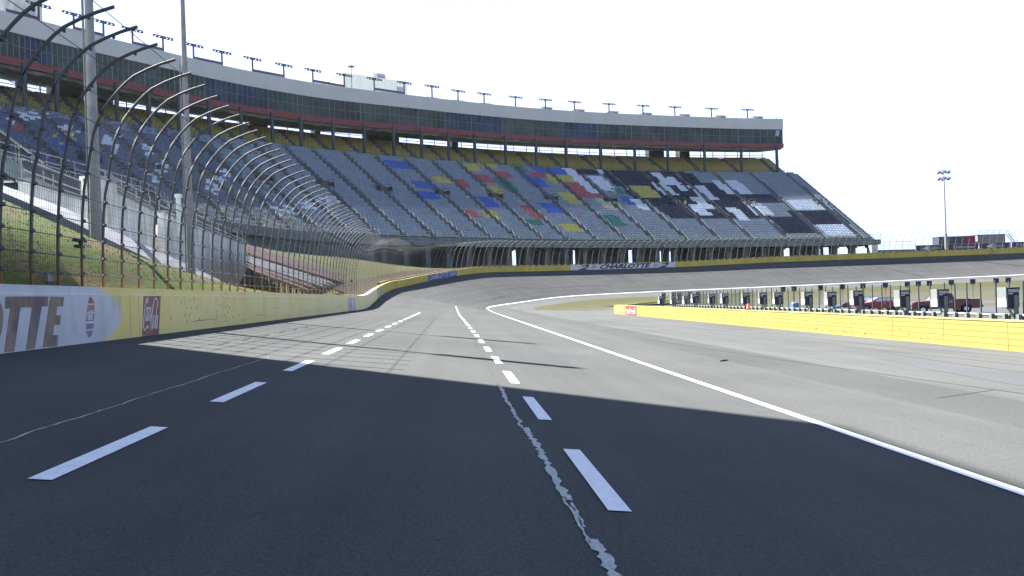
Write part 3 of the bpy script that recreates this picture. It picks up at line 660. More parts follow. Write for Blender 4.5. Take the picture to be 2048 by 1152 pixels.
# aisles follow the columns of the box above
COLS = [60.6, 59.5, 58.3, 57.1, 55.9, 54.6, 53.33, 52.16, 50.99, 49.85, 48.5, 47.2, 45.82, 44.28, 42.72, 41.2, 39.45, 37.69, 35.95, 34.25, 32.56, 30.9, 28.89, 26.84, 24.8, 22.44, 20.05, 17.73, 15.14, 12.56, 10.08]
AIS = [c - .32 for c in COLS]
PATCH = [('u',25.3,27.3,38,44),('y',25.1,26.9,33,38),('r',25.0,26.4,24,33),('w',24.4,25.3,27,45),('k',23.0,24.4,40,45),('w',21.2,23.0,41,45),('k',21.7,22.9,32,41),('w',23.1,24.1,29,39),('g',28.2,28.6,39,44),('u',27.9,28.7,30,37),('r',27.3,27.9,36,39),('y',31.4,32.0,38,42),('y',30.0,30.7,41,44),('r',31.3,32.0,31,35),('r',29.7,30.3,35,38),('g',30.4,30.8,26,34),('r',33.4,33.9,27,31),('y',31.6,32.2,24,28),('u',32.9,33.4,16,21),('u',28.8,29.6,14,19),('r',30.6,31.1,10,17),('y',26.6,27.4,20,26),('r',35.0,35.6,10,13),('g',31.2,31.8,7,9),('y',29.0,29.8,4,7),('g',25.5,26.2,7,13),('t',24.1,25.4,17,24),('y',33.6,34.2,10,13),
 ('u',36.0,36.9,36,40),('y',34.0,34.9,29,32),('u',35.9,36.6,25,28),('u',36.3,37.0,19,22),
 ('k',16.8,22.6,24,44),('k',14.2,21.6,12,36),('k',9.4,12.8,8,17),('k',12.0,14.6,3,13),('k',12.2,14.4,22,28),('k',19.4,21.0,35,43),('k',16.4,18.5,28,43),('k',13.4,14.9,22,28),('k',15.2,17.5,15,26),('k',18.4,20.3,12,33),('k',10.6,12.4,9,16),('k',12.9,14.2,5,13),('k',12.0,13.3,25,27),
 ('y',20.5,22.3,25,33),('g',22.7,23.4,27,31),('u',23.0,23.5,20,26),('w',22.2,23.0,17,24),('k',20.2,21.8,16,24),('w',19.1,20.1,27,36),('w',18.6,19.3,34,43),('w',16.6,17.7,24,34),('w',13.7,15.6,28,38),('w',13.9,15.2,14,22),('w',17.6,18.5,18,26),('w',18.3,19.3,14,21),('w',16.0,16.8,11,19),('w',9.9,12.0,17,24),('w',9.6,11.9,1,8),('w',18.0,18.6,30,40)]
LINES = [('w',46.9,48.6,25.2,17.1,2),('w',47.6,49.0,21.7,13.7,3),('w',49.7,51.0,24.7,17.2,2),('w',50.1,51.2,23.0,16.8,2),('w',49.7,50.2,31.8,29.0,2),('w',50.5,50.7,27.8,26.2,1),('w',52.7,54.4,43.1,36.5,2),('w',53.8,54.7,39.3,34.0,3),('w',52.2,53.3,36.8,31.3,3),('y',52.5,53.5,34.3,28.7,3),('r',54.0,55.0,35.7,30.2,2),('u',52.8,53.9,30.4,26.0,3),('w',51.1,51.8,33.2,27.8,3),('w',50.5,50.9,35.0,33.3,2),('w',42.6,47.0,15,6.5,2)]
rows = {}
seats = []   # (angle, row, tier, colour)
PORT = []
for i, a in enumerate(AIS):
    if i % 2 == 0: PORT.append((a - .02, 22 + (0 if a > 24 else -1)))
random.seed(3)
for i in range(NR):
    r = R0 + RP * (i + .62); da = math.degrees(.74 / r); a = A0 + .35
    while a < A1 - .2:
        k = math.degrees(.62 / r)
        if all(abs(a - x) > k for x in AIS) and not any(abs(a - p) < math.degrees(1.5 / r) and q <= i < q + 3 for p, q in PORT):
            c = 'b' if a < 41 else ('n' if a > 46.5 and i < 40 else 'b')
            if a > 41 and random.random() < .5 * sm(42, 48, a): c = 'n'
            if a < 30 and i < 3: c = 's'
            if a > 46 and i < 9: c = random.choice('ssbt')
            for (cc, p, q, r0, r1) in PATCH:
                if cc in 'uyrg' and p > 24: p -= .22; q += .22; r1 += 1
                if p <= a + random.uniform(-.03, .03) <= q and r0 <= i < r1: c = cc
            for (cc, p, q, r1, r0, n) in LINES:
                if p <= a <= q:
                    rr = lerp(r0, r1, (q - a) / (q - p)) if False else lerp(r1, r0, (a - p) / (q - p)) if False else lerp(r0, r1, (q - a) / (q - p))
                    if abs(i - rr) < n * .6 + .6 and random.random() < (.6 if cc == 'w' else .4): c = cc
            if c in 'bns' and a < 36 and a > 23.5 and random.random() < .006: c = random.choice('tyrgs')
            seats.append((a, i, 0, SK.index(c)))
        a += da
for i in range(NU - 1):
    r = U0 + UP * (i + .6); da = math.degrees(.78 / r); a = A0 + .35
    while a < 57:
        if all(abs(a - x) > math.degrees(.75 / r) for x in AIS): seats.append((a, i, 1, SK.index('o')))
        a += da
# one seat: back rest and pan; x along the row, y outwards
def seat_template():
    mb = MB(); mb.box(-.366, .366, .12, .20, .24, .64); mb.box(-.364, .364, -.22, .115, .19, .26); mb.box(-.05, .05, .1, .16, 0, .24); return np.array(mb.v), np.array(mb.f)
TV, TF = seat_template()
def seat_pos(q):
    a, i, t, c = q
    return st(a, R0 + RP * (i + .62), rowz(i + 1)) if t == 0 else st(a, U0 + UP * (i + .6), UZ + UR * i)
near = sorted(range(len(seats)), key=lambda k: (seat_pos(seats[k]).length if True else 0))
cand = [k for k in near if seats[k][0] < 57.5 and seats[k][1] > 1]
# the hundred that show largest
pick = set(sorted([k for k in cand if seats[k][0] < 51.5 and 4 < seats[k][1]], key=lambda k: seat_pos(seats[k]).length)[:100])
sm_ = {}
for k in pick:
    a, i, t, c = seats[k]
    if c not in sm_:
        me = bpy.data.meshes.new('seat'); me.from_pydata(TV.tolist(), [], TF.tolist()); me.materials.append(SEATM[c]); sm_[c] = me
    o = link('seat', sm_[c]); o.location = seat_pos(seats[k]); o.rotation_euler = (0, 0, R(a)); pin(o, stand)
oth = [q for k, q in enumerate(seats) if k not in pick]; n = len(oth)
P = np.array([seat_pos(q) for q in oth]); an = np.radians([q[0] for q in oth]); ca, sa_ = np.cos(an), np.sin(an)
sc_ = 1 - rng.uniform(0, .012, n); P[:, 2] += rng.uniform(-.02, .02, n)
X = TV[None, :, 0] * sc_[:, None]; Yv = TV[None, :, 1]; Zv = TV[None, :, 2]
V = np.stack([P[:, 0:1] + X * ca[:, None] - Yv * sa_[:, None], P[:, 1:2] + X * sa_[:, None] + Yv * ca[:, None], P[:, 2:3] + Zv + 0 * X], -1).reshape(-1, 3)
nv, nf = len(TV), len(TF); Fc = (TF[None] + (np.arange(n) * nv)[:, None, None]).reshape(-1, 4)
me = bpy.data.meshes.new('seat'); me.vertices.add(len(V)); me.vertices.foreach_set('co', V.ravel()); me.loops.add(Fc.size); me.loops.foreach_set('vertex_index', Fc.ravel().astype(np.int32))
me.polygons.add(len(Fc)); me.polygons.foreach_set('loop_start', (np.arange(len(Fc)) * 4).astype(np.int32)); me.polygons.foreach_set('loop_total', np.full(len(Fc), 4, np.int32))
for m in SEATM: me.materials.append(m)
me.polygons.foreach_set('material_index', np.repeat([q[3] for q in oth], nf).astype(np.int32)); me.update(calc_edges=True); me.validate()
o = pin(link('seat', me), stand); o['kind'] = 'stuff'
# aisle stairs with hand rails; each aisle a part
for a in AIS:
    mb = MB()
    for i in range(NR):
        r = R0 + RP * i; z = rowz(i + 1); k = math.degrees(.5 / r)
        A, B, C, D = st(a - k, r - .28, z - RISE), st(a + k, r - .28, z - RISE), st(a + k, r, z - RISE), st(a - k, r, z - RISE); h = Vector((0, 0, .23))
        mb.add([A, B, C, D, A + h, B + h, C + h, D + h], [(0, 1, 5, 4), (4, 5, 6, 7), (0, 4, 7, 3), (1, 2, 6, 5)])
    s_ = pin(mb.build('aisle_stairs', M['under'] if a > 19 else M['stand']), stand); mb = MB()
    for i in range(NU - 1):
        r = U0 + UP * i + UP; z = UZ + UR * i; k = math.degrees(.5 / r); A, B, C, D = st(a - k, r - .3, z), st(a + k, r - .3, z), st(a + k, r, z), st(a - k, r, z); h = Vector((0, 0, .23))
        mb.add([A, B, C, D, A + h, B + h, C + h, D + h], [(0, 1, 5, 4), (4, 5, 6, 7), (0, 4, 7, 3), (1, 2, 6, 5)])
    pin(mb.build('aisle_stairs', M['under']), stand)
    mb = MB()
    path = []
    for i in range(2, NR - 1, 4): r = R0 + RP * (i + .3); z = rowz(i + 1); path += [st(a, r, z + .9), st(a, r + .01, z), st(a, r + .03, z + .9)]
    mb.tube(path, .025, 4, cap=False)
    hr = mb.build('aisle_rail', M['column'], s_)
# portals: dark concrete mouths at mid height
for a, i in PORT:
    mb = MB(); r = R0 + RP * i; k = math.degrees(1.35 / r); z = rowz(i + 1) - .1
    for sgn in (-1, 1):
        mb.bar(st(a + sgn * k, r - .2, z + .5), st(a + sgn * k, r + 2.0, z + .5), .2, 1.3)
    mb.quad(st(a - k, r + 1.95, z - .4), st(a + k, r + 1.95, z - .4), st(a + k, r + 1.95, z + 1.15), st(a - k, r + 1.95, z + 1.15), 0)
    for d in (-1, 1): mb.tube([st(a + d * k, r - .2, z + 1.1), st(a + d * k, r - .2, z + 1.6), st(a + d * k, r + 2, z + 1.9)], .04, 4, 1)
    pin(mb.build('portal', [M['under'], M['column']]), stand)
# railings
def arail(mb, aa, r, z, h=1.05, levels=(1, .55), rad=.035, step=1.5, fn=None):
    for l in levels: mb.tube([st(a, r(a) if callable(r) else r, z + h * l) for a in aa], rad, 4)
    a = aa[0]
    while a <= aa[-1]:
        q = r(a) if callable(r) else r; mb.tube([st(a, q, z), st(a, q, z + h)], rad, 4); a += math.degrees(step / q)
rf = pchip([8, 42, 44, 48.4, 52.4, 55, 58, 59.6, 66], [211.3, 211.3, 210.5, 207, 201.6, 197.4, 188.6, 185.6, 178])
mb = MB(); sweep_arc(mb, [(211.4, 9.2), (211.3, 9.2), (211.2, 10.1), (211.4, 10.1)], arc(A0, 44)); pin(mb.build('front_parapet', M['standsteel']), stand)
mb = MB(); arail(mb, arc(A0, 43.6), 211.2, 10.1, 1.5, (1, .5), .03, 2.2); pin(mb.build('front_railing', M['standsteel']), stand)
mb = MB(); arail(mb, arc(A0, 58), U0 - .15, ztop + 1.0, .95, (1,), .03, .75); pin(mb.build('upper_railing', M['dark']), stand)
# railing down the open end
mb = MB(); pts = [(R0 - 2, Z0)] + [(R0 + RP * i, rowz(i)) for i in range(0, NR + 1, 3)] + [(rt + 4, ztop + .3), (U0, UZ)] + [(U0 + UP * i, UZ + UR * i) for i in range(3, NU, 3)]
mb.tube([st(A0 - .05, r, z + 1.5) for r, z in pts], .04, 4)
for r, z in pts: mb.tube([st(A0 - .05, r, z), st(A0 - .05, r, z + 1.5)], .035, 4)
pin(mb.build('end_railing', M['rail']), stand)
# stringer with stepped edge seen at the open end
# concourse that steps towards the straight on the left part
mb = MB(); aa = arc(43, 66, .4)
top_v = [[st(a, rf(a), 10.2), st(a, 211.4, 10.2)] for a in aa]
for p, q in zip(top_v[:-1], top_v[1:]): mb.quad(p[0], p[1], q[1], q[0])
for a, b in zip(aa[:-1], aa[1:]):
    mb.quad(st(a, rf(a), 9.2), st(a, rf(a), 10.5), st(b, rf(b), 10.5), st(b, rf(b), 9.2), 0); mb.quad(st(a, rf(a) + .25, 9.2), st(a, rf(a) + .25, 10.5), st(b, rf(b) + .25, 10.5), st(b, rf(b) + .25, 9.2), 0); mb.quad(st(a, rf(a), 10.5), st(a, rf(a) + .25, 10.5), st(b, rf(b) + .25, 10.5), st(b, rf(b), 10.5), 1)
    mb.quad(st(a, rf(a) + .9, 4), st(a, rf(a) + .9, 9.2), st(b, rf(b) + .9, 9.2), st(b, rf(b) + .9, 4), 2)
    mb.quad(st(a, rf(a) , 9.2), st(a, 211.4, 9.2), st(b, 211.4, 9.2), st(b, rf(b), 9.2), 2)
pin(mb.build('concourse', [M['stand'], M['walk'], M['underblue']]), stand)
mb = MB(); arail(mb, aa, lambda a: rf(a) + .12, 10.5, 1.1, (1, .5), .03, 1.6); pin(mb.build('concourse_railing', M['rail']), stand)
mb = MB(); arail(mb, aa, lambda a: rf(a) + 4, 10.2, 1.6, (1, .66, .33), .03, 2.); pin(mb.build('inner_railing', M['steel']), stand)
# structure below the deck
HOLES = [(32.39, 32.59), (31.4, 31.5), (28.36, 28.5), (24.47, 24.71), (22.32, 22.6), (21.54, 21.71), (13.28, 13.67), (12.44, 12.68), (11.05, 11.3), (10.5, 10.84), (9.1, 10.02)]
mb = MB(); aa = arc(A0, 60, .12)
for a, b in zip(aa[:-1], aa[1:]):
    if any(p < (a + b) / 2 < q for p, q in HOLES): continue
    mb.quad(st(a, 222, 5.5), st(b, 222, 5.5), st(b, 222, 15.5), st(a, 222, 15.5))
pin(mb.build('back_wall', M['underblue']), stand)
cs = MB(); cs.box(-.55, .55, -.5, .5, 0, 4.4); cs.box(-.9, .9, -.7, .7, 3.4, 4.4); cs.box(-.35, .35, -2.5, 4.5, 4.0, 4.6); cm_ = cs.mesh('pier', M['underblue'])
a = 9.2
while a < 46:
    o = link('pier', cm_); o.location = st(a, 213.5, 5.2); o.rotation_euler = (0, 0, R(a)); pin(o, stand); a += 1.27
# rear concourse: rails against the sky, with solid stair cores between
mb = MB()
for z, w in ((utz + .62, .22), (utz + 1.3, .12), (utz + .12, .12)): mb.tube([st(a, ur + 1.6, z) for a in arc(A0, 56, .6)], w * .6, 4)
a = A0 + .2
while a < 56: mb.bar(st(a, ur + 1.6, utz - .2), st(a, ur + 1.6, utz + 3.2), .16, .16); a += .86
pin(mb.build('rear_railing', M['dark']), stand)
SOLID = [(52.0, 51.75), (50.85, 49.6), (49.2, 48.4), (42.1, 41.15), (38.6, 38.3), (35.6, 33.7), (30.4, 30.0), (17.06, 16.0), (14.9, 14.2)]
for p, q in SOLID:
    core = MB(); aa = arc(q, p, .3)
    for a, b in zip(aa[:-1], aa[1:]): core.quad(st(a, ur + 1.2, utz - 1), st(b, ur + 1.2, utz - 1), st(b, ur + 1.2, utz + 5), st(a, ur + 1.2, utz + 5)); core.quad(st(a, ur + 3.2, utz - 1), st(b, ur + 3.2, utz - 1), st(b, ur + 3.2, utz + 5), st(a, ur + 3.2, utz + 5))
    for e in (p, q): core.quad(st(e, ur + 1.2, utz - 1), st(e, ur + 3.2, utz - 1), st(e, ur + 3.2, utz + 5), st(e, ur + 1.2, utz + 5))
    pin(core.build('stair_core', M['under']), stand)

# ------------------------------------------------------------------ press box on columns
box = tag(empty('press_box', st(30, 250, 38)), 'long curved press box with white fascia, dark glazing and a red band above the seats', 'press box')
RB, ZT, ZG, ZR, ZB = 246., 46.0, 43.1, 39.3, 38.15
AE = 9.45
zT = pchip([8, 9.5, 17, 26, 34, 41.3, 44.7, 48, 54, 60], [46.0, 46.0, 46.15, 45.8, 45.55, 44.9, 45.0, 45.35, 45.65, 45.9]); dT = lambda a: zT(a) - 46.0
AB = arc(AE, 58, .5)
mb = MB(); lean_ = .35
sweep_arc(mb, [(RB + .15, ZG), (RB - .4, ZG + .02), (RB - .5, ZT), (RB - .1, ZT), (RB + .3, ZT - .5), (RB + 12, ZT - .5)], AB, 0, dT)
mb.add([st(AE, r, z) for r, z in [(RB + .15, ZG), (RB - .4, ZG + .02), (RB - .5, ZT), (RB + 12, ZT), (RB + 12, ZG)]], [tuple(range(5))])
pin(mb.build('roof_fascia', M['fascia']), box)
mb = MB(); sweep_arc(mb, [(RB + .3, ZR + .003), (RB - .25, ZR), (RB - .12, ZB), (RB + .4, ZB - .02)], AB, 0, dT); mb.add([st(AE - .04, r, z) for r, z in [(RB - .25, ZR), (RB - .12, ZB), (RB + 6, ZB + .5), (RB + 6, ZR)]], [(0, 1, 2, 3)]); pin(mb.build('red_band', M['redband']), box)
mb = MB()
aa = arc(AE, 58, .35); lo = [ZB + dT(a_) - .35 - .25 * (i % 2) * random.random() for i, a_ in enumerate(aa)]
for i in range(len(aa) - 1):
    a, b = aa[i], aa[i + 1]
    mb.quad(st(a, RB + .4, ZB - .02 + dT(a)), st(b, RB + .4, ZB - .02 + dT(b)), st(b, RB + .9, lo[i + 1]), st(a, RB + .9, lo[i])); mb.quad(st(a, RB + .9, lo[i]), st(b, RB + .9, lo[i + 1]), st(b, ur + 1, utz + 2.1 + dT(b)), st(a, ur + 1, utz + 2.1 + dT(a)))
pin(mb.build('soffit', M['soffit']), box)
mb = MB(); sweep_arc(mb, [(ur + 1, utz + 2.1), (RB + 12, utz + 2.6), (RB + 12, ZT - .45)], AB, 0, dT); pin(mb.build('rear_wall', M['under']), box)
# glazing: one window per bay, mullions as its sub-part
bays = [AE + .55] + sorted(COLS[:30])[1:]
bays = sorted(set([AE + .02] + [c for c in COLS if c > AE + 1.2 and c < 58]))
seqc = [0, 0, 0, 1, 0, 2, 2, 0, 0, 1, 1, 0, 2, 2, 2, 2, 2, 1, 1, 2, 0, 1, 0, 2, 0, 0, 1, 0, 0, 1]
for i in range(len(bays) - 1):
    a, b = bays[i], bays[i + 1]; mb = MB(); q = list(np.linspace(a, b, 7))
    for p, r_ in zip(q[:-1], q[1:]):
        j = random.uniform(-.03, .03); mb.quad(st(p, RB - .05 + j, ZR + dT(p)), st(r_, RB - .05 + j, ZR + dT(r_)), st(r_, RB - .12 + j, ZG + .01 + dT(r_)), st(p, RB - .12 + j, ZG + .01 + dT(p)))
    w = pin(mb.build('window', GL[seqc[(len(bays) - 2 - i) % len(seqc)]] if i > 0 else GL[0]), box)
    mb = MB()
    for k, p in enumerate(q[:-1]): mb.bar(st(p, RB - .13, ZR + dT(p)), st(p, RB - .2, ZG + dT(p)), .05 if k else .1, .05)
    zm = lerp(ZR, ZG, .5); mb.tube([st(p, RB - .17, zm + dT(p)) for p in q], .03, 4)
    m_ = mb.build('mullion', M['mullion']); m_.parent = w
mb = MB(); mb.quad(st(AE, RB - .05, ZR), st(AE, RB + 6, ZR), st(AE, RB + 6, ZG), st(AE, RB - .05, ZG)); pin(mb.build('window', M['glasslit']), box)
mb = MB(); mb.quad(st(AE + .28, RB - .16, ZR + 2.0), st(AE + .52, RB - .16, ZR + 2.2), st(AE + .45, RB - .17, ZG - .25), st(AE + .2, RB - .17, ZG - .2)); pin(mb.build('pane', M['glasslit']), box)
cm = MB(); cm.box(-.26, .26, -.3, .3, 0, 1); cmm = cm.mesh('column', M['column'])
for c in COLS:
    o = link('column', cmm); zb_ = ztop + .2; o.location = st(c, rt + 1.3, zb_); o.scale = (1, 1, ZB + .3 + dT(c) - zb_); o.rotation_euler = (0, 0, R(c)); pin(o, box)

# rooftop: floodlight masts, beams, air units, plant room
MA = [52.45, 51.15, 49.99, 48.8, 47.49, 46.12, 44.78, 43.28, 41.67, 40.12, 38.37, 36.64, 34.85, 33.14, 31.5, 29.82, 27.75, 25.74, 23.76, 21.37, 19.0, 16.76, 14.19, 11.67]
mast = empty('floodlight_mast'); mh = 3.0
mb = MB(); mb.tube([(0, 0, -.6), (0, 0, mh)], [.2, .16], 8); mb.build('pole', M['lampgrey'], mast)
mb = MB(); mb.bar((-1.9, 0, mh), (1.9, 0, mh), .12, .12); mb.bar((-1.5, 0, mh - .35), (1.7, 0, mh - .35), .07, .07); mb.build('crossarm', M['lampgrey'], mast)
for k in range(6):
    x = -1.75 + .7 * k; mb = MB(); mb.lathe([(.04, .1), (.17, .05), (.25, -.2), (.0, -.22)], (0, 0, 0), 'z', 8)
    o = mb.build('lamp', M['lampgrey'], mast); o.location = (x, -.12, mh - .1 - .06 * (k % 2)); o.rotation_euler = (R(28), R(18 - 6 * k), 0)
kids = list(mast.children)
for i, a in enumerate(reversed(MA)):
    o = mast if i == 0 else copy_tree(mast, None, kids)
    o.location = st(a, RB + 1.2, ZT - .1 + dT(a)); o.rotation_euler = (0, 0, R(a)); o.scale = (1, 1, 1.0 if a < 33 else 1.12)
    tag(o, 'floodlight mast with six lamps, ' + ORD[i] + ' along the roof from its open right end', 'floodlight', 'floodlight masts on the press box roof')
pairs = [(53.6, 52.45), (51.15, 49.99), (48.8, 47.49), (46.12, 44.78), (43.28, 41.67), (40.12, 38.37), (36.64, 34.85)]
for i, (p, q) in enumerate(reversed(pairs)):
    ZQ, ZT = ZT, ZT + dT((p + q) / 2); mb = MB(); mb.bar(st(p, RB + 1, ZT + .75), st(q, RB + 1, ZT + .75), .3, .5); mb.bar(st(lerp(p, q, .3), RB + 1, ZT - .3), st(lerp(p, q, .3), RB + 1, ZT + .75), .08, .08); mb.bar(st(p, RB + 1.05, ZT - .3), st(p, RB + 1.05, ZT + 1.1), .16, .16); mb.bar(st(q, RB + 1.05, ZT - .3), st(q, RB + 1.05, ZT + 1.1), .16, .16)
    tag(mb.build('roof_beam', M['lampgrey']), 'grey steel beam linking two roof masts, ' + ORD[i] + ' one counted from the plant room leftward', 'beam', 'beams between roof masts'); ZT = ZQ
ACS = [11.23, 13.82, 16.35, 19.01, 21.35, 23.7, 25.91, 29.99, 31.78, 33.44]
ac = empty('air_unit'); mb = MB(); mb.box(-1.5, 1.5, -.8, .8, -.4, 1.0); mb.box(-1.6, 1.6, -.9, .9, 1.0, 1.1); mb.build('casing', M['roofgrey'], ac)
mb = MB(); mb.prism([(-1.5, -.4), (-3.1, -.4), (-3.1, .35), (-1.5, .8)], lambda x, z, k: (x, -.6 if k else .6, z)); mb.build('duct', M['fascia'], ac)
mb = MB()
for k in range(5): mb.box(-.1 + .28 * k, .08 + .28 * k, -.86, -.8, 0, .8)
mb.build('grille', M['dark'], ac); kids = list(ac.children)
for i, a in enumerate(ACS):
    o = ac if i == 0 else copy_tree(ac, None, kids); o.location = st(a - .3, RB + 2.0, (ZT - .1 if i < 7 else ZT - .5) + dT(a)); o.rotation_euler = (0, 0, R(a))
    tag(o, 'low grey rooftop air unit with duct, ' + ORD[i] + ' from the open right end of roof', 'air unit', 'air units on the press box roof')
pl = tag(empty('plant_room', st(34.4, 266, ZT)), 'pale flat roofed plant room rising above the press box roof behind two masts', 'building')
Mx = Matrix.Rotation(R(34.4), 4, 'Z'); Mx.translation = st(34.4, 266, 0)
def wb(mb, *a, mi=0): mb.box(*a, mi, Mx)
mb = MB(); wb(mb, -9, 8.6, -3, 8, ZT - 3, 53.6); wb(mb, -9.1, 8.7, -3.1, 8, 53.6, 53.9); pin(mb.build('wall', M['pale']), pl)
mb = MB(); wb(mb, -.6, 3.2, -2, 3, 53.92, 55.4); wb(mb, .9, 2.9, -2.1, -2.0, 54.0, 55.2, mi=1); pin(mb.build('roof_unit', [M['pale'], M['roofgrey']]), pl)
mb = MB(); wb(mb, 5.6, 7.6, -3.08, -3.0, 49, 52.4); pin(mb.build('door', M['roofgrey']), pl)
mb = MB(); Q = st(36.0, 262, ZT); mb.tube([Q, Q + Vector((0, 0, 9.2))], .07, 5); mb.lathe([(0, .3), (.5, .1), (.9, -.1), (0, -.2)], tuple(Q + Vector((0, 0, 9.3))), 'z', 10); tag(mb.build('antenna_dish', M['lampgrey']), 'small mushroom shaped antenna on a thin mast left of the plant room', 'antenna')
mb = MB(); Q = st(11.75, 252, ZT); mb.tube([Q, Q + Vector((0, 0, 4)), Q + Vector((0, 0, 9.5))], [.05, .04, .015], 5); tag(mb.build('whip_antenna', M['lampgrey']), 'thin tall whip antenna rising above the roof near its right end', 'antenna')
mb = MB(); Q = st(9.7, 247, ZT); mb.tube([Q, Q + Vector((0, 0, 1.1)), Q + Vector((0, 0, 2.2))], [.12, .05, .02], 5); tag(mb.build('roof_beacon', M['lampgrey']), 'short beacon mast on the very end corner of the roof', 'beacon')
ph = tag(empty('lift_tower', st(52.4, 252, ZT)), 'grey lift tower head showing above the press box roof at upper frame corner', 'building')
mb = MB()
Mx = Matrix.Rotation(R(52.4), 4, 'Z'); Mx.translation = st(52.75, 252, 0); mb.box(-4.2, 3.0, -2.5, 4, ZT - .5, ZT + 7, 0, Mx); pin(mb.build('wall', M['concrete']), ph); mb = MB(); mb.box(-4.4, 3.2, -2.7, 4.2, ZT + 7, ZT + 7.4, 0, Mx); pin(mb.build('roof', M['roofgrey']), ph)

# ------------------------------------------------------------------ left bank: retaining walls, stairs, bleachers
def retaining(y0, y1, x, zb0, zb1, zt0, zt1, label, posts=True, steps=1):
    r_ = tag(empty('retaining_wall', (x, (y0 + y1) / 2, (zb0 + zb1) / 2)), label, 'wall', 'retaining walls above the bank')
    mb = MB(); poly = [(y0, zb0 - 2), (y1, zb1 - 2), (y1, zt1), (y0, zt0)]; mb.prism(poly, lambda y, z, k: (x if k else x - .4, y, z))
    for k in range(int((y1 - y0) // 2.4)): # form joints stand proud as ribs
        y = y0 + 1.2 + 2.4 * k; t = (y - y0) / (y1 - y0); mb.box(x + .001, x + .05, y - .08, y + .08, lerp(zb0, zb1, t) - 1.8, lerp(zt0, zt1, t) - .05)
    pin(mb.build('panel', M['concrete']), r_)
    mb = MB(); mb.bar((x - .18, y0, zt0 + .06), (x - .18, y1, zt1 + .06), .6, .14); pin(mb.build('coping', M['walk']), r_)
    if posts:
        mb = MB(); n = int((y1 - y0) / 1.6)
        for k in range(n + 1): t = k / n; y = lerp(y0, y1, t); z = lerp(zt0, zt1, t); mb.tube([(x - .25, y, z), (x - .25, y, z + .85)], .028, 4)
        for h in (.85, .45): mb.tube([(x - .25, y0, zt0 + h), (x - .25, y1, zt1 + h)], .026, 4)
        pin(mb.build('railing', M['rail']), r_)
    return r_
retaining(29.0, 33.6, -15.2, 3.1, 2.9, 4.75, 4.6, 'short grey concrete block wall with a bright two bar rail near the dark stairs')
retaining(36.5, 44, -16.2, 2.9, 2.2, 5.9, 5.35, 'pale stained concrete retaining wall with rail, middle one of the three above the bank')
retaining(46.5, 65, -16.6, 2.0, 1.2, 5.55, 4.9, 'longest concrete retaining wall, ending beside the pink and white bleachers')
retaining(34.2, 35.2, -14.6, 2.6, 2.5, 5.6, 5.6, 'narrow tall pale concrete pier beside the steel light pole', False)
# dark stair flight at the left edge
stz = tag(empty('stair_flight', (-18.5, 27, 3)), 'dark green steel stair flight with broad stringer descending at the picture edge', 'stairs')
mb = MB()
for x in (-18.2, -20.2): mb.bar((x, 26, 7.6), (x, 36, 5.4), .2, .75)
pin(mb.build('stringer', M['standsteel']), stz)
mb = MB()
for k in range(12): t = k / 11; mb.box(-20.1, -18.3, 26.2 + 9.4 * t, 26.75 + 9.4 * t, 7.9 - 2.0 * t, 7.98 - 2.0 * t)
pin(mb.build('tread', M['steel']), stz)
mb = MB()
for x in (-18.2, -20.2):
    mb.tube([(x, 26, 8.9), (x, 36, 6.7)], .04, 5)
    for k in range(6): t = k / 5; mb.tube([(x, 26 + 10 * t, 7.9 - 2.2 * t), (x, 26 + 10 * t, 8.9 - 2.2 * t)], .03, 4)
pin(mb.build('handrail', M['steel']), stz)
mb = MB(); mb.box(-20.4, -18.0, 25, 36.5, 1, 5.2); pin(mb.build('base_wall', M['under']), stz)
# concourse block behind the walls
mb = MB(); mb.box(-24, -17.4, 24, 62, 1.5, 4.95); b_ = tag(mb.build('concourse_block', M['concrete']), 'low grey concrete block carrying the concourse behind the retaining walls', 'building')
for i, (y, x, lb) in enumerate(((40, -18.2, 'tan standing utility post with pale cap on the concourse'), (47.3, -16.0, 'slim pale utility post between two retaining walls'))):
    mb = MB(); mb.box(x - .12, x + .12, y - .12, y + .12, 4.2, 6.5); mb.box(x - .18, x + .18, y - .18, y + .18, 6.5, 6.7); mb.box(x + .12, x + .2, y - .1, y + .1, 5.1, 5.7); tag(mb.build('utility_post', M['pale']), lb, 'post')
# speaker boxes on brackets above concourse
# bleachers
bl = tag(empty('bleacher', (-14, 80, 2)), 'low open bleacher with faded pink and white bench rows sloping down the bank', 'bleacher')
T0, T1, L0, L1 = Vector((-14.4, 58, 4.15)), Vector((-11.2, 94, 2.55)), Vector((-10.4, 42, 1.72)), Vector((-9.3, 51, .72))
for k, f in enumerate((0, .09, .18, .27, .36, .56, .65, .74, .86, .95)):
    a, b = T0.lerp(L0, f), T1.lerp(L1, f); m = M['benchwhite'] if k in (5, 6, 7) else M['pink']; mb = MB(); n = 9
    for i in range(n):
        p, q = a.lerp(b, i / n), a.lerp(b, (i + .97) / n); w = Vector((-.52, 0, .36)); h = Vector((0, 0, -.14))
        mb.add([p, q, q + w, p + w, p + h, q + h], [(0, 1, 2, 3), (0, 4, 5, 1)]); mb.bar(p + w * .5 - Vector((0, -.2, .1)), p + w * .5 - Vector((0, -.2, 1.2)), .08, .08)
    pin(mb.build('bench', m), bl)

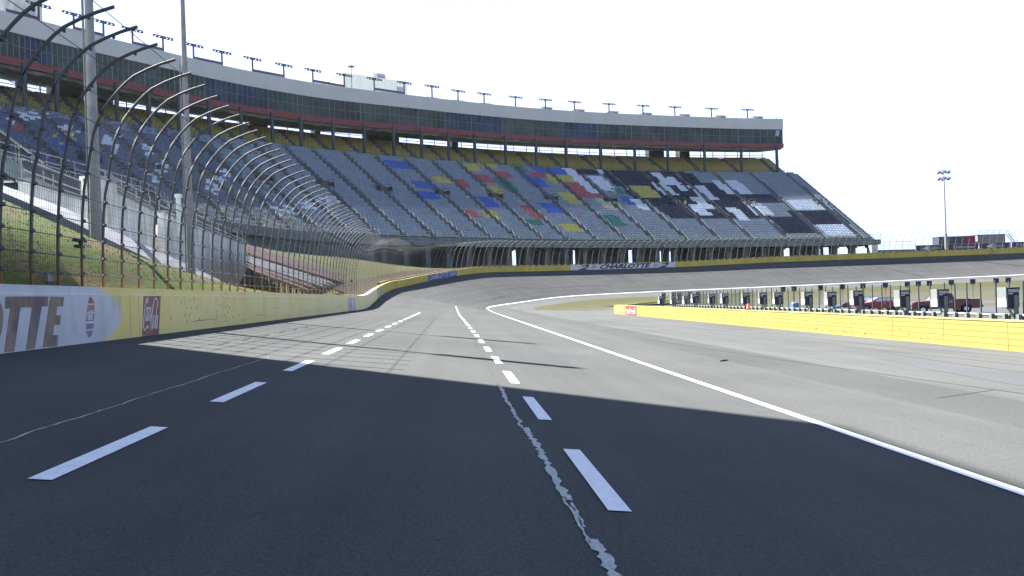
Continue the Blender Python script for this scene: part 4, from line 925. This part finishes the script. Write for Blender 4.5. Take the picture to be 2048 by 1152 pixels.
# ------------------------------------------------------------------ pit wall and what stands on it
XP = 16.1; ZP0, ZP1 = ZPIT, -1.175
pit = tag(empty('pit_wall', (XP, 50, ZPIT)), 'bright yellow boarded pit wall running beside the sunlit pit road', 'wall')
mb = MB(); mb.box(XP, XP + .45, 5, 80.0, ZP0 - .2, ZP1 - .03); pin(mb.build('board', M['pitwall']), pit)
mb = MB(); mb.box(XP - .02, XP + .47, 4.98, 80.02, ZP1 - .03, ZP1); pin(mb.build('top_cap', M['cap']), pit)
mb = MB()
for k in range(1, 5): z = lerp(ZP0, ZP1, k / 5); mb.box(XP - .004, XP + .001, 5, 80, z - .006, z + .006)
y = 8.
while y < 78: mb.box(XP - .0045, XP + .001, y - .008, y + .008, ZP0, ZP1 - .04); y += 3.05
pin(mb.build('board_joint', M['pitgap']), pit)
mb = MB(); mb.box(XP - .012, XP + .001, 70.2, 74.4, ZP0 + .02, ZP1 - .05); pin(mb.build('red_panel', M['signred']), pit)
mb = MB()
def pf(o, x=XP): return lambda y, z: (x - o, y, z)
for y0 in (74.1, 72.15):
    f = pf(.02)
    def bx(a, b, z0, z1): mb.quad(f(y0 - a, z0), f(y0 - b, z0), f(y0 - b, z1), f(y0 - a, z1))
    for a, b, z1 in ((0, .22, -1.52), (.30, .5, -1.56), (.58, .8, -1.62), (.86, 1.05, -1.62)): bx(a, b, -1.86, z1)
    bx(0, 1.3, -1.90, -1.72); mb.add([f(y0 - 1.1, -1.86), f(y0 - 1.46, -1.86), f(y0 - 1.46, -1.5), f(y0 - 1.28, -1.32), f(y0 - 1.16, -1.5)], [(0, 1, 2, 3, 4)])
pin(mb.build('panel_lettering', M['white']), pit)
mb = MB(); f = pf(.008)
for k, h in enumerate((.34, .2, .2, .2, .24, .2)): y = 78.5 - .48 * k; mb.quad(f(y, -1.72), f(y - .3, -1.72), f(y - .26, -1.72 + h), f(y, -1.72 + h)); 
pin(mb.build('grey_lettering', M['letter_grey']), pit)
# scars
mb = MB(); random.seed(11)
for k in range(46):
    y = random.gauss(31.5, 2.2) if k < 34 else random.uniform(24, 60); z = random.uniform(-1.98, -1.6) if k < 34 else random.uniform(-2, -1.4); l = random.uniform(.03, .3); h = random.uniform(.01, .035)
    mb.add([(XP - .006, y, z), (XP - .006, y + l * .4, z - h), (XP - .006, y + l, z - h * .3), (XP - .006, y + l * .6, z + h)], [(0, 1, 2, 3)], k % 2)
pin(mb.build('scuff', [mat('scuff_brown', (.15, .085, .025), .8), mat('scuff_pale', (.25, .2, .08), .8)]), pit)
# blocks and pale pipe along the top, fence posts behind
pfn = tag(empty('pit_fence', (XP + .8, 40, ZPIT)), 'thin dark post fence standing just behind the yellow pit wall', 'fence')
mb = MB(); mb.tube([(XP + .72, 20, -1.06), (XP + .72, 60, -1.06)], .05, 6); pin(mb.build('rail', M['rail']), pfn)
pmsh = MB(); pmsh.bar((0, 0, 0), (0, 0, 2.05), .034, .034); pmsh = pmsh.mesh('post', M['dark'])
py = [33.5, 32.9, 32.2, 31.5, 30.9, 30.2, 29.6, 29, 28.3, 27.5, 26.9, 26.3, 25.6, 24.9, 24.3, 23.7, 23.0, 22.4] + list(np.arange(34.2, 62, .68))
for y in py:
    o = link('post', pmsh); o.location = (XP + .8, y, ZPIT + random.uniform(-.04, .03)); o.rotation_euler = (random.uniform(-.01, .01), 0, 0); pin(o, pfn)
mb = MB(); y = 20.
mb.box(XP + .58, XP + .7, 0, .12, -1.30, -1.02); bc = mb.mesh('base_clip', M['standsteel'])
while y < 60: o = link('base_clip', bc); o.location = (0, y, 0); pin(o, pfn); y += .6
mb = MB()
y = 45.
while y < 62: mb.tube([(XP + .86, y, ZPIT), (XP + .86, y, -.06)], .006, 3, cap=False); y += .1
for z in np.arange(-2, 0, .1): mb.tube([(XP + .86, 45, z), (XP + .86, 62, z)], .006, 3, cap=False)
pin(mb.build('wire_mesh', M['dark']), pfn)

# track lights: boxed reflectors with a dark back and pale visor
tl = empty('track_light')
mb = MB(); mb.prism([(-.18, 0), (.18, 0), (.18, .56), (-.18, .60)], lambda x, z, k: (x, 0 if k else .06, z)); mb.box(-.19, .19, -.012, 0, .50, .60); mb.build('housing', M['boxback'], tl)
mb = MB(); mb.quad((-.18, .06, 0), (-.18, 0, 0), (-.18, 0, .6), (-.18, .06, .6)); mb.box(-.205, -.18, 0, .40, .0, .61); mb.box(-.18, .18, .06, .40, .56, .6); mb.box(.165, .18, .06, .26, 0, .56); mb.box(-.212, -.205, .02, .38, .02, .26, 1); mb.box(-.215, -.205, .0, .02, 0, .61, 2); mb.box(-.18, .18, .06, .28, -.02, .0, 2)
mb.build('visor', [M['boxside'], M['white'], M['dark']], tl)
mb = MB(); put_text(mb, 'musco', -.155, .16, .455, .545, lambda x, z: (x, -.018, z), 0, 0, .015); mb.box(-.155, -.03, -.018, -.014, .405, .43); mb.build('lettering', M['white'], tl)
mb = MB(); mb.box(.0, .11, -.06, 0.0, -.36, .36); mb.bar((-.12, .05, -.02), (.02, .0, -.34), .07, .05); mb.box(-.14, .02, -.02, .1, -.07, -.02); mb.build('bracket', M['standsteel'], tl)
kids = list(tl.children)
spots = [(16.75, 23.9), (16.75, 27.3), (16.75, 29.6), (16.75, 33.0), (16.75, 35.3), (16.75, 37.6), (16.75, 41.1), (16.75, 43.1), (16.75, 45.6), (16.75, 49.1), (16.75, 51.6), (16.75, 55.2)]
nm = ['half cut off by the frame edge', 'in front of the maroon pickup cab', 'between the red car and the maroon pickup', 'beside the red car nose and the blue bin', 'between two blue bins, grey slashed visor', 'third left of the red car', 'just beyond the small blue bin', 'just right of the traffic cone', 'standing behind the orange traffic cone', 'second left of the traffic cone', 'third left of the traffic cone', 'at the near edge of the clustered lights']
for i, (x, y) in enumerate(spots):
    o = tl if i == 0 else copy_tree(tl, None, kids); o.location = (x, y, -.84 + random.uniform(-.02, .02)); o.rotation_euler = (0, 0, R(random.uniform(-10, 2)))
    tag(o, 'boxed track light on the pit wall, ' + nm[i], 'track light', 'track lights on the pit wall')
clus = [(17.0, 65.0), (17.3, 62.5), (17.1, 58.4), (20.2, 76.5), (20.2, 73), (20.2, 71.2), (20.3, 68.4), (20.4, 66.4)]
nm = ['front row left end of the cluster', 'front row second from left in the cluster', 'front row right end of the cluster', 'rear row first from left in the cluster', 'rear row second from left in the cluster', 'rear row third from left in the cluster', 'rear row fourth from left in the cluster', 'rear row right end of the cluster']
for i, (x, y) in enumerate(clus):
    o = copy_tree(tl, None, kids); o.location = (x, y, -.98 if i < 3 else -.72); o.rotation_euler = (0, 0, R(random.uniform(-12, 6)))
    tag(o, 'boxed track light past the pit fence, ' + nm[i], 'track light', 'clustered track lights by the pit exit')
fu = [1565, 1587, 1640, 1684, 1725, 1770, 1814, 1836, 1858, 1902, 1945, 1992, 2016]; fz = [.0, .02, .03, .05, .06, .08, .1, .12, .13, .15, .17, .2, .22]
fl = empty('far_track_light'); mb = MB(); mb.box(-.28, .28, 0, .22, -.5, .06); mb.box(-.3, .3, -.02, .24, .06, .1); mb.build('housing', M['boxback'], fl)
mb = MB(); mb.bar((0, .1, -.5), (0, .1, -2.2), .06, .06); mb.box(-.12, .12, .0, .2, -.62, -.5); mb.build('post', M['standsteel'], fl); k2 = list(fl.children)
for i, u in enumerate(fu):
    x = (u - 905 + 1) * 100 / 1600; o = fl if i == 0 else copy_tree(fl, None, k2); o.location = (x, 100, fz[i]); o.rotation_euler = (0, 0, R(-35))
    tag(o, 'small dark track light on a thin post below the far white line, ' + ORD[i] + ' from left', 'track light', 'track lights inside the far turn')
# cone and bins
cn = tag(empty('traffic_cone', (16.3, 44.2, ZP1)), 'orange and white traffic cone standing on the yellow pit wall', 'traffic cone')
mb = MB(); mb.lathe([(.105, 0.02), (.03, .34), (0, .35)], (0, 0, 0), 'z', 14); mb.build('cone', M['orange'], cn)
mb = MB(); mb.box(-.14, .14, -.14, .14, 0, .03); mb.build('base', M['orange'], cn)
mb = MB(); mb.lathe([(.080, .13), (.056, .22)], (0, 0, 0), 'z', 14); mb.build('collar', M['white'], cn)
def bin_(x, y, lb):
    r_ = tag(empty('waste_bin', (x, y, ZPIT)), lb, 'bin', 'blue waste bins'); mb = MB(); mb.add([(-.2, -.2, 0), (.2, -.2, 0), (.2, .2, 0), (-.2, .2, 0), (-.24, -.24, .8), (.24, -.24, .8), (.24, .24, .8), (-.24, .24, .8)], [(0, 1, 5, 4), (1, 2, 6, 5), (2, 3, 7, 6), (3, 0, 4, 7), (0, 3, 2, 1)]); mb.build('body', M['binblue'], r_)
    mb = MB(); mb.lathe([(.27, .8), (.25, .86), (.12, .93), (0, .94)], (0, 0, 0), 'z', 12); mb.build('lid', M['binblue'], r_)
    mb = MB(); mb.box(-.2, .2, .22, .28, .72, .78); mb.build('handle', M['dark'], r_)
bin_(22.6, 47.3, 'blue waste bin behind the fence left of the red car'); bin_(26.5, 62, 'smaller looking blue waste bin farther down the pit fence')

# ------------------------------------------------------------------ parked vehicles
def wheel(root, x, y, r, w, rimm):
    mb = MB(); mb.lathe([(r * .6, -w / 2), (r * .96, -w / 2), (r, -w * .3), (r, w * .3), (r * .96, w / 2), (r * .6, w / 2)], (0, 0, 0), 'y', 20)
    o = mb.build('wheel', M['rubber'], root); o.location = (x, y, r)
    mb = MB(); mb.lathe([(0, -w * .42), (r * .25, -w * .5), (r * .62, -w * .42), (r * .62, w * .42), (r * .25, w * .5), (0, w * .42)], (0, 0, 0), 'y', 16); mb.build('rim', rimm, o)
def side_body(root, name, prof, hwid, m, tuck=.06, arches=()):
    """body side outline (x, z), swept across the width with rounded shoulders"""
    mb = MB(); ys = [-hwid, -hwid + .05, -hwid * .6, hwid * .6, hwid - .05, hwid]; ins = [.06, .0, -.0, -.0, .0, .06]
    c = Vector((sum(p[0] for p in prof) / len(prof), sum(p[1] for p in prof) / len(prof))); n = len(prof)
    rows = [[(lerp(x, c.x, k * .35), y, lerp(z, c.y, k)) for x, z in prof] for y, k in zip(ys, ins)]
    for a, b in zip(rows[:-1], rows[1:]): mb.add(a + b, [(i, (i + 1) % n, n + (i + 1) % n, n + i) for i in range(n)], 0, False)
    mb.add(rows[0], [tuple(range(n))[::-1]]); mb.add(rows[-1], [tuple(range(n))]); return mb.build(name, m, root)
def archpts(xc, r, zb): return [(xc + r * math.cos(a), zb + r * math.sin(a)) for a in np.linspace(PI, 0, 9)]
def cabin(root, name, base, topp, m, w0, w1):
    """glasshouse: base and top lists of (x, z) front to back, tapered width"""
    mb = MB(); b = [(x, -w0, z) for x, z in base] + [(x, w0, z) for x, z in reversed(base)]; t = [(x, -w1, z) for x, z in topp] + [(x, w1, z) for x, z in reversed(topp)]; n = len(b)
    mb.add(b + t, [(i, (i + 1) % n, n + (i + 1) % n, n + i) for i in range(n)] + [tuple(range(2 * n - 1, n - 1, -1))[::-1]]); return mb.build(name, m, root)
def coupe(loc, rz, m, label, scl=.78, spoiler=True):
    r_ = tag(empty('parked_car', loc, rz), label, 'car'); r_.scale = (scl,) * 3     # x forward, 4.5 m long
    zb = .28
    prof = [(-2.22, .35), (-2.25, .62), (-2.2, .98), (-1.6, 1.0), (-.6, .98), (.9, .94), (1.9, .84), (2.2, .66), (2.25, .36), (2.1, zb)] + [(x, z) for x, z in archpts(1.38, .38, zb)][::-1] + [(-.9, zb)] + [(x, z) for x, z in archpts(-1.35, .38, zb)][::-1] + [(-2.1, zb)]
    body = side_body(r_, 'body', prof, .88, m)
    cabin(r_, 'cabin', [(.98, .93), (-1.75, .99)], [(.12, 1.38), (-.95, 1.40)], m, .80, .58)
    for sgn in (-1, 1):
        mb = MB(); mb.add([(.74, sgn * .803, 1.0), (-.42, sgn * .803, 1.02), (-.5, sgn * .645, 1.33), (.12, sgn * .655, 1.32)], [(0, 1, 2, 3)]); mb.add([(-.5, sgn * .803, 1.02), (-1.35, sgn * .80, 1.05), (-.92, sgn * .645, 1.33), (-.57, sgn * .645, 1.33)], [(0, 1, 2, 3)]); mb.build('side_window', M['glasslit'] if sgn > 0 else M['glass'], r_)
        mb = MB(); mb.box(.55, .75, sgn * .9 - .08, sgn * .9 + .08, .98, 1.1); mb.build('mirror', m, r_)
        mb = MB(); mb.box(2.12, 2.2, sgn * .62 - .18, sgn * .62 + .18, .62, .74); mb.build('headlight', M['chrome'], r_)
        mb = MB(); mb.box(-2.27, -2.2, sgn * .6 - .2, sgn * .6 + .2, .72, .84); mb.build('tail_light', M['redlens'], r_)
        mb = MB(); mb.box(-.35, -.2, sgn * .885 - .01, sgn * .885 + .01, .78, .81); mb.build('door_handle', M['chrome'], r_)
        for x in (1.38, -1.35): wheel(r_, x, sgn * .78, .33, .22, M['steel'])
    mb = MB(); mb.add([(.93, -.7, .97), (.93, .7, .97), (.2, .54, 1.36), (.2, -.54, 1.36)], [(0, 1, 2, 3)]); mb.build('windscreen', M['glasslit'], r_)
    mb = MB(); mb.add([(-1.68, -.7, 1.02), (-1.02, -.53, 1.375), (-1.02, .53, 1.375), (-1.68, .7, 1.02)], [(0, 1, 2, 3)]); mb.build('rear_window', M['glass'], r_)
    mb = MB(); mb.box(2.2, 2.29, -.75, .75, .34, .52); mb.build('front_bumper', M['dark'], r_); mb = MB(); mb.box(-2.29, -2.2, -.75, .75, .36, .56); mb.build('rear_bumper', M['dark'], r_)
    if spoiler: mb = MB(); mb.box(-2.15, -1.8, -.74, .74, 1.2, 1.24); mb.box(-2.1, -1.9, -.7, -.64, .95, 1.2); mb.box(-2.1, -1.9, .64, .7, .95, 1.2); mb.build('spoiler', m, r_)
    return r_
def pickup(loc, rz, m, label, scl=.78):
    r_ = tag(empty('pickup_truck', loc, rz), label, 'pickup truck'); r_.scale = (scl,) * 3; zb = .42
    prof = [(-2.68, .5), (-2.7, .8), (-2.7, 1.12), (-.75, 1.12), (-.7, 1.16), (.95, 1.14), (2.3, 1.08), (2.58, .95), (2.62, .6), (2.55, zb)] + archpts(1.75, .45, zb)[::-1] + [(-1.0, zb)] + archpts(-1.55, .45, zb)[::-1] + [(-2.5, zb)]
    side_body(r_, 'body', prof, .95, m)
    mb = MB(); mb.box(-2.62, -.85, -.8, .8, 1.122, 1.128); mb.build('cargo_bed', M['dark'], r_)
    mb = MB()
    for sgn in (-1, 1): mb.box(-2.66, -.8, sgn * .86 - .05, sgn * .86 + .05, 1.12, 1.18)
    mb.build('bed_rail', M['black'], r_)
    cabin(r_, 'cab', [(1.05, 1.13), (-.72, 1.15)], [(.28, 1.72), (-.55, 1.73)], m, .86, .68)
    for sgn in (-1, 1):
        mb = MB(); mb.add([(.82, sgn * .865, 1.2), (-.55, sgn * .865, 1.21), (-.47, sgn * .73, 1.65), (.24, sgn * .735, 1.64)], [(0, 1, 2, 3)]); mb.build('side_window', M['glass'], r_)
        mb = MB(); mb.box(.6, .85, sgn * 1.0 - .1, sgn * 1.0 + .1, 1.14, 1.36); mb.build('mirror', M['black'], r_)
        mb = MB(); mb.box(2.5, 2.6, sgn * .7 - .16, sgn * .7 + .16, .82, .98); mb.build('headlight', M['chrome'], r_)
        mb = MB(); mb.box(-2.73, -2.68, sgn * .82 - .09, sgn * .82 + .09, .75, 1.05); mb.build('tail_light', M['redlens'], r_)
        mb = MB(); mb.box(-.45, -.25, sgn * .955 - .01, sgn * .955 + .01, .98, 1.02); mb.build('door_handle', M['chrome'], r_)
        for x in (1.75, -1.55): wheel(r_, x, sgn * .82, .38, .25, M['chrome'])
    mb = MB(); mb.add([(1.0, -.76, 1.17), (1.0, .76, 1.17), (.35, .63, 1.68), (.35, -.63, 1.68)], [(0, 1, 2, 3)]); mb.build('windscreen', M['glasslit'], r_)
    mb = MB(); mb.add([(-.70, -.7, 1.2), (-.6, -.6, 1.68), (-.6, .6, 1.68), (-.70, .7, 1.2)], [(0, 1, 2, 3)]); mb.build('rear_window', M['glass'], r_)
    mb = MB(); mb.box(2.6, 2.72, -.9, .9, .45, .65); mb.build('front_bumper', M['chrome'], r_); mb = MB(); mb.box(-2.82, -2.7, -.9, .9, .5, .68); mb.build('rear_bumper', M['dark'], r_)
    return r_
def gp(u, Y, z=ZPIT): return ((u - 905 - 1.5) * Y / 1600, Y, z)
coupe(gp(1757, 62), R(172), M['carred'], 'red two door coupe with a rear spoiler parked side on behind the fence')
coupe((gp(1732, 66.5)), R(150), M['cardark'], 'dark car with a bright windscreen mostly hidden behind the red coupe', spoiler=False)
pickup(gp(1884, 53), R(168), M['carmaroon'], 'dark maroon pickup truck parked behind the pit fence')

# infield kerbs and edging
mb = MB()
kb = [(17.0, 117.5), (19, 120.6), (22.5, 124.2), (27, 128.0), (32, 131.4)]
def kerb(mb, pts, w, h, z=None, alt=False):
    for i, (a, b) in enumerate(zip(pts[:-1], pts[1:])):
        za = z if z is not None else -1.9; mb.bar((a[0], a[1], za + h / 2), (b[0], b[1], za + h / 2), w, h, i % 2 if alt else 0)
wg = MB(); pts = [(16.8, 118), (20, 121.2), (25, 125.3), (31, 129.5), (36, 132.5), (37, 124), (27, 119.8)]
wg.add([(x, y, -1.86) for x, y in pts], [tuple(range(len(pts)))]); 
wz = [-1.85, -1.72, -1.5, -1.2, -1.0, -1.75, -1.9]
wg = MB(); wg.add([(x, y, z) for (x, y), z in zip(pts, wz)] , [(0, 1, 6), (1, 2, 5, 6), (2, 3, 4, 5)]); struct(wg.build('grass_wedge', M['grass2']))
mb = MB(); mb.tube([(16.6, 117.8, -1.86), (17.4, 118.3, -1.80)], .16, 6); 
P_ = [(25.6, 118.9, -1.86), (28, 121, -1.72), (32, 123.6, -1.5), (37, 126.2, -1.25)]
for a, b in zip(P_[:-1], P_[1:]): mb.bar(a, b, .3, .2)
struct(mb.build('yellow_kerb', M['cap']))
mb = MB(); q = [(66 + 2.1 * k, 86 - .75 * k) for k in range(16)]; kerb(mb, q, .5, .16, ZPIT, True); struct(mb.build('striped_kerb', [M['white'], M['signred']]))
mb = MB()
for x, y in ((44.5, 70), (53, 66), (62, 72), (70, 70), (76.5, 64), (80, 68), (69.5, 61), (48, 74)): mb.box(x - .05, x + .05, y - .05, y + .05, ZPIT, ZPIT + .5)
o = mb.build('marker_stake', M['white']); struct(o)

# ------------------------------------------------------------------ beyond the far wall on the right
def beyond(u, r): # point on the ray of that bearing, at distance r from the turn's centre
    q = (u - 905 + 3.3) / 1600.; a = q * q + 1; b = -2 * (q * PX + PY); c = PX * PX + PY * PY - r * r; Y = (-b + math.sqrt(b * b - 4 * a * c)) / (2 * a); return Vector((q * Y, Y, 0))
def facing(p): return math.atan2(p.x - CX, -(p.y - CY))      # local -y faces the track
def billboard(u0, u1, z0, z1, kind, label, zt1=None):
    a, b = beyond(u0, 208.8), beyond(u1, 208.8); c = (a + b) / 2; L = (b - a).length; ang = math.atan2(b.y - a.y, b.x - a.x)
    r_ = tag(empty('billboard', (c.x, c.y, z0), ang), label, 'billboard', 'navy billboards above the far wall'); h = z1 - z0
    mb = MB(); mb.box(-L / 2, L / 2, 0, .1, .08, h); mb.build('panel', M['navy'], r_)
    mb = MB(); mb.box(-L / 2, L / 2, -.04, .12, h, h + .1); mb.box(-L / 2 - .12, -L / 2, -.05, .12, -.5, h + .1); mb.box(L / 2, L / 2 + .12, -.05, .12, -.5, h + .1); mb.box(-L / 2, L / 2, -.03, .1, 0, .08); mb.build('frame', M['steel'], r_)
    mb = MB(); f = lambda x, z: (x, -.025, z)
    if kind: put_text(mb, 'IT Problems Solved', -L * .34, L * .36, h * .3, h * .78, f, 0, 0, .01)
    else:
        mb.add([f(-L * .30, h * .42), f(-L * .1, h * .16), f(-L * .1, h * .94), f(-L * .16, h * .80)], [(0, 1, 2, 3)]); put_text(mb, 'B', -L * .09, -L * .0, h * .1, h * .95, f); put_text(mb, 'LAKEISON', L * .01, L * .3, h * .25, h * .7, f)
    mb.build('lettering', M['fadedwhite'], r_)
billboard(1832, 1889, 7.3, 8.55, 0, 'navy billboard with arrow logo and white lettering, left of the light pole')
billboard(1896, 1955, 7.3, 8.6, 1, 'navy billboard reading IT Problems Solved, right beside the light pole')
billboard(1959, 2020, 7.3, 8.65, 0, 'navy billboard with arrow logo below the grey container and its steps')
billboard(2024, 2085, 7.3, 8.65, 1, 'navy billboard reading IT Problems Solved cut off by the frame edge')
def container(u0, u1, r, z0, z1, m, mend, label, steps=False, split=None):
    a, b = beyond(u0, r), beyond(u1, r); c = (a + b) / 2; L = (b - a).length; ang = math.atan2(b.y - a.y, b.x - a.x)
    r_ = tag(empty('cargo_container', (c.x, c.y, z0), ang), label, 'container', 'containers parked above the far wall'); h = z1 - z0
    mb = MB(); x = -L / 2 + .03
    mb.box(-L / 2, L / 2, 0, 2.4, 0, h)
    while x < L / 2 - .25: mb.box(x, x + .14, -.04, 0, .15, h - .15); x += .3
    mb.build('shell', m, r_)
    mb = MB(); mb.box(-L / 2 - .06, L / 2 + .06, -.06, 2.46, h, h + .1); mb.box(-L / 2 - .05, -L / 2 + .07, -.05, .05, 0, h); mb.box(L / 2 - .07, L / 2 + .05, -.05, .05, 0, h); mb.box(-L / 2, L / 2, -.05, .0, 0, .15); mb.build('frame', mend, r_)
    if steps:
        mb = MB()
        for y in (-.9, -.1): mb.bar((L / 2 + .2, y, h + .05), (L / 2 + 2.4, y, -.3), .1, .12); mb.bar((L / 2 + .2, y, h + 1.0), (L / 2 + 2.4, y, .6), .06, .06)
        for k in range(7): t = k / 6; mb.box(L / 2 + .2 + 2.1 * t, L / 2 + .5 + 2.1 * t, -.9, -.1, lerp(h, 0, t) - .05, lerp(h, 0, t))
        mb.build('steps', M['steel'], r_); mb = MB()
        for z in (h + .5, h + 1.0):
            mb.tube([(-L / 2, 0, z), (L / 2, 0, z)], .03, 4)
        for k in range(6): q = -L / 2 + L * k / 5; mb.tube([(q, 0, h), (q, 0, h + 1.0)], .03, 4)
        mb.build('roof_railing', M['rail'], r_)
container(1878, 1925, 214, 8.4, 10.7, M['contblue'], M['contpurple'], 'dark blue grey container with a low white stripe beside the light pole')
container(1926, 1950, 214.5, 8.4, 10.75, M['contred'], M['contpurple'], 'dark red container between the blue and the grey ones')
container(1956, 2010, 215, 8.4, 10.95, M['contgrey'], M['contpurple'], 'grey container with steps at its end and a railing on its roof', True)
p = beyond(1749, 209); gb = tag(empty('grey_cabinet', (p.x, p.y, 6.9), math.atan2(0, 1)), 'pale grey metal cabinet standing at the open end of the grandstand', 'cabinet')
mb = MB(); mb.box(-.75, .75, 0, 1.2, 0, 2.1); mb.build('body', M['fascia'], gb); mb = MB(); mb.box(-.8, .8, -.05, 1.25, 2.1, 2.18); mb.build('lid', M['steel'], gb); mb = MB(); mb.box(-.02, .02, -.02, 0, .1, 2.0); mb.box(.1, .16, -.05, 0, .9, 1.2); mb.build('door_seam', M['dark'], gb)
gr = tag(empty('guard_rail', beyond(1795, 210) + Vector((0, 0, 7))), 'low pale guard railing between the grandstand end and the first billboard', 'railing')
mb = MB(); q = [beyond(u, 210) for u in np.linspace(1760, 1832, 9)]
for z in (9.7, 8.9): mb.tube([v + Vector((0, 0, z)) for v in q], .04, 4)
for v in q: mb.tube([v + Vector((0, 0, 6.6)), v + Vector((0, 0, 9.7))], .035, 4)
pin(mb.build('rail', M['rail']), gr)
q = [beyond(u, 209.4) for u in np.linspace(1757, 1830, 8)]; mb = MB()
for a, b in zip(q[:-1], q[1:]): mb.bar(a + Vector((0, 0, 7.1)), b + Vector((0, 0, 7.1)), .5, 1.4)
tag(mb.build('block_wall', M['stand']), 'low dark block wall with pale top just above the far yellow wall', 'wall')
# right light pole
p = beyond(1892, 208.2); zb = 6.8; ztp = 25.6
r_ = tag(empty('light_pole', (p.x, p.y, zb)), 'tall slim light pole with a ring of lamps rising beside the billboards', 'light pole', 'light poles round the speedway')
mb = MB(); mb.tube([(0, 0, 0), (0, 0, 4.2)], [.34, .3], 10); mb.tube([(0, 0, 4.2), (0, 0, 11), (0, 0, ztp - zb)], [.19, .15, .11], 10); mb.build('pole', M['pole'], r_)
mb = MB()
for z in (0, -1.5): mb.tube([(1.15 * math.cos(a), 1.15 * math.sin(a), ztp - zb - .1 + z) for a in np.linspace(0, 2 * PI, 13)], .03, 4); mb.bar((-1.0, 0, ztp - zb - .1 + z), (1.0, 0, ztp - zb - .1 + z), .05, .05); mb.bar((0, -1.0, ztp - zb - .1 + z), (0, 1.0, ztp - zb - .1 + z), .05, .05)
mb.build('ring', M['lampgrey'], r_)
for z in (0, -1.5):
    for k in range(6):
        a = 2 * PI * k / 6 + .2; lm = MB(); lm.lathe([(.05, .2), (.2, .08), (.34, -.3), (0, -.32)], (0, 0, 0), 'z', 10); o = lm.build('lamp', M['lampgrey'], r_); o.location = (1.15 * math.cos(a), 1.15 * math.sin(a), ztp - zb - .35 + z); o.rotation_euler = (R(20) * math.sin(a) * -1, R(25) * math.cos(a), 0)

# ------------------------------------------------------------------ hazy air
mb = MB(); mb.box(-420, 420, -300, 620, -9, 75); hz_ = mb.build('haze', None) if False else link('haze', mb.mesh('haze', []))
hm = bpy.data.materials.new('hazy_air'); hm.use_nodes = True; hn = hm.node_tree; hn.nodes.remove(hn.nodes['Principled BSDF']); pv = hn.nodes.new('ShaderNodeVolumePrincipled')
pv.inputs['Color'].default_value = (.86, .92, 1, 1); pv.inputs['Density'].default_value = HAZED; pv.inputs['Anisotropy'].default_value = .3; hn.links.new(pv.outputs[0], hn.nodes['Material Output'].inputs['Volume']); hz_.data.materials.append(hm); hz_['kind'] = 'stuff'
# ------------------------------------------------------------------ sky, sun, camera
SKYS = .05; HAZE = tuple(c / SKYS for c in (.224, .268, .40))
w = bpy.data.worlds.new('World'); sc.world = w; w.use_nodes = True; nt = w.node_tree
bg = nt.nodes['Background']; sky = nt.nodes.new('ShaderNodeTexSky'); sky.sky_type = 'NISHITA'; sky.sun_disc = False
az = math.atan2(SD.x, SD.y)
sky.sun_elevation = EL; sky.sun_rotation = az % (2 * PI); sky.air_density = 1.0; sky.dust_density = .8; sky.ozone_density = 4.0
tcw = nt.nodes.new('ShaderNodeTexCoord'); sx = nt.nodes.new('ShaderNodeSeparateXYZ'); nt.links.new(tcw.outputs['Generated'], sx.inputs[0])
mr = nt.nodes.new('ShaderNodeMapRange'); mr.interpolation_type = 'SMOOTHSTEP'; mr.inputs[1].default_value = .62; mr.inputs[2].default_value = .26; mr.inputs[3].default_value = 0; mr.inputs[4].default_value = 1; nt.links.new(sx.outputs[2], mr.inputs[0])
hz = nt.nodes.new('ShaderNodeMix'); hz.data_type = 'RGBA'; hz.inputs[7].default_value = (*HAZE, 1); nt.links.new(mr.outputs[0], hz.inputs[0]); nt.links.new(sky.outputs[0], hz.inputs[6])   # bright milky air low above the horizon
nt.links.new(hz.outputs[2], bg.inputs[0]); bg.inputs[1].default_value = SKYS
sun = bpy.data.lights.new('sun', 'SUN'); sun.energy = 5.0; sun.angle = R(.5); sun.color = (1, .975, .925)
so_ = bpy.data.objects.new('sun', sun); COL.objects.link(so_)
d = Vector((SD.x * math.cos(EL), SD.y * math.cos(EL), math.sin(EL))); so_.rotation_euler = (-d).to_track_quat('-Z', 'Y').to_euler(); so_.location = (0, 0, 60)
cam = bpy.data.cameras.new('camera'); co = bpy.data.objects.new('camera', cam); COL.objects.link(co)
cam.sensor_width = 36; cam.lens = 36 * 1600 / 2048; cam.shift_x = 119 / 2048; cam.shift_y = 21 / 2048; cam.clip_end = 6000; cam.clip_start = .05
co.matrix_world = Matrix.Rotation(R(90), 4, 'X') @ Matrix.Rotation(R(-1.9), 4, 'Z')
sc.camera = co
sc.view_settings.view_transform = 'Standard'; sc.view_settings.look = 'None'; sc.view_settings.exposure = 2.25; sc.view_settings.gamma = 1
sc.cycles.max_bounces = 6; sc.cycles.use_denoising = True
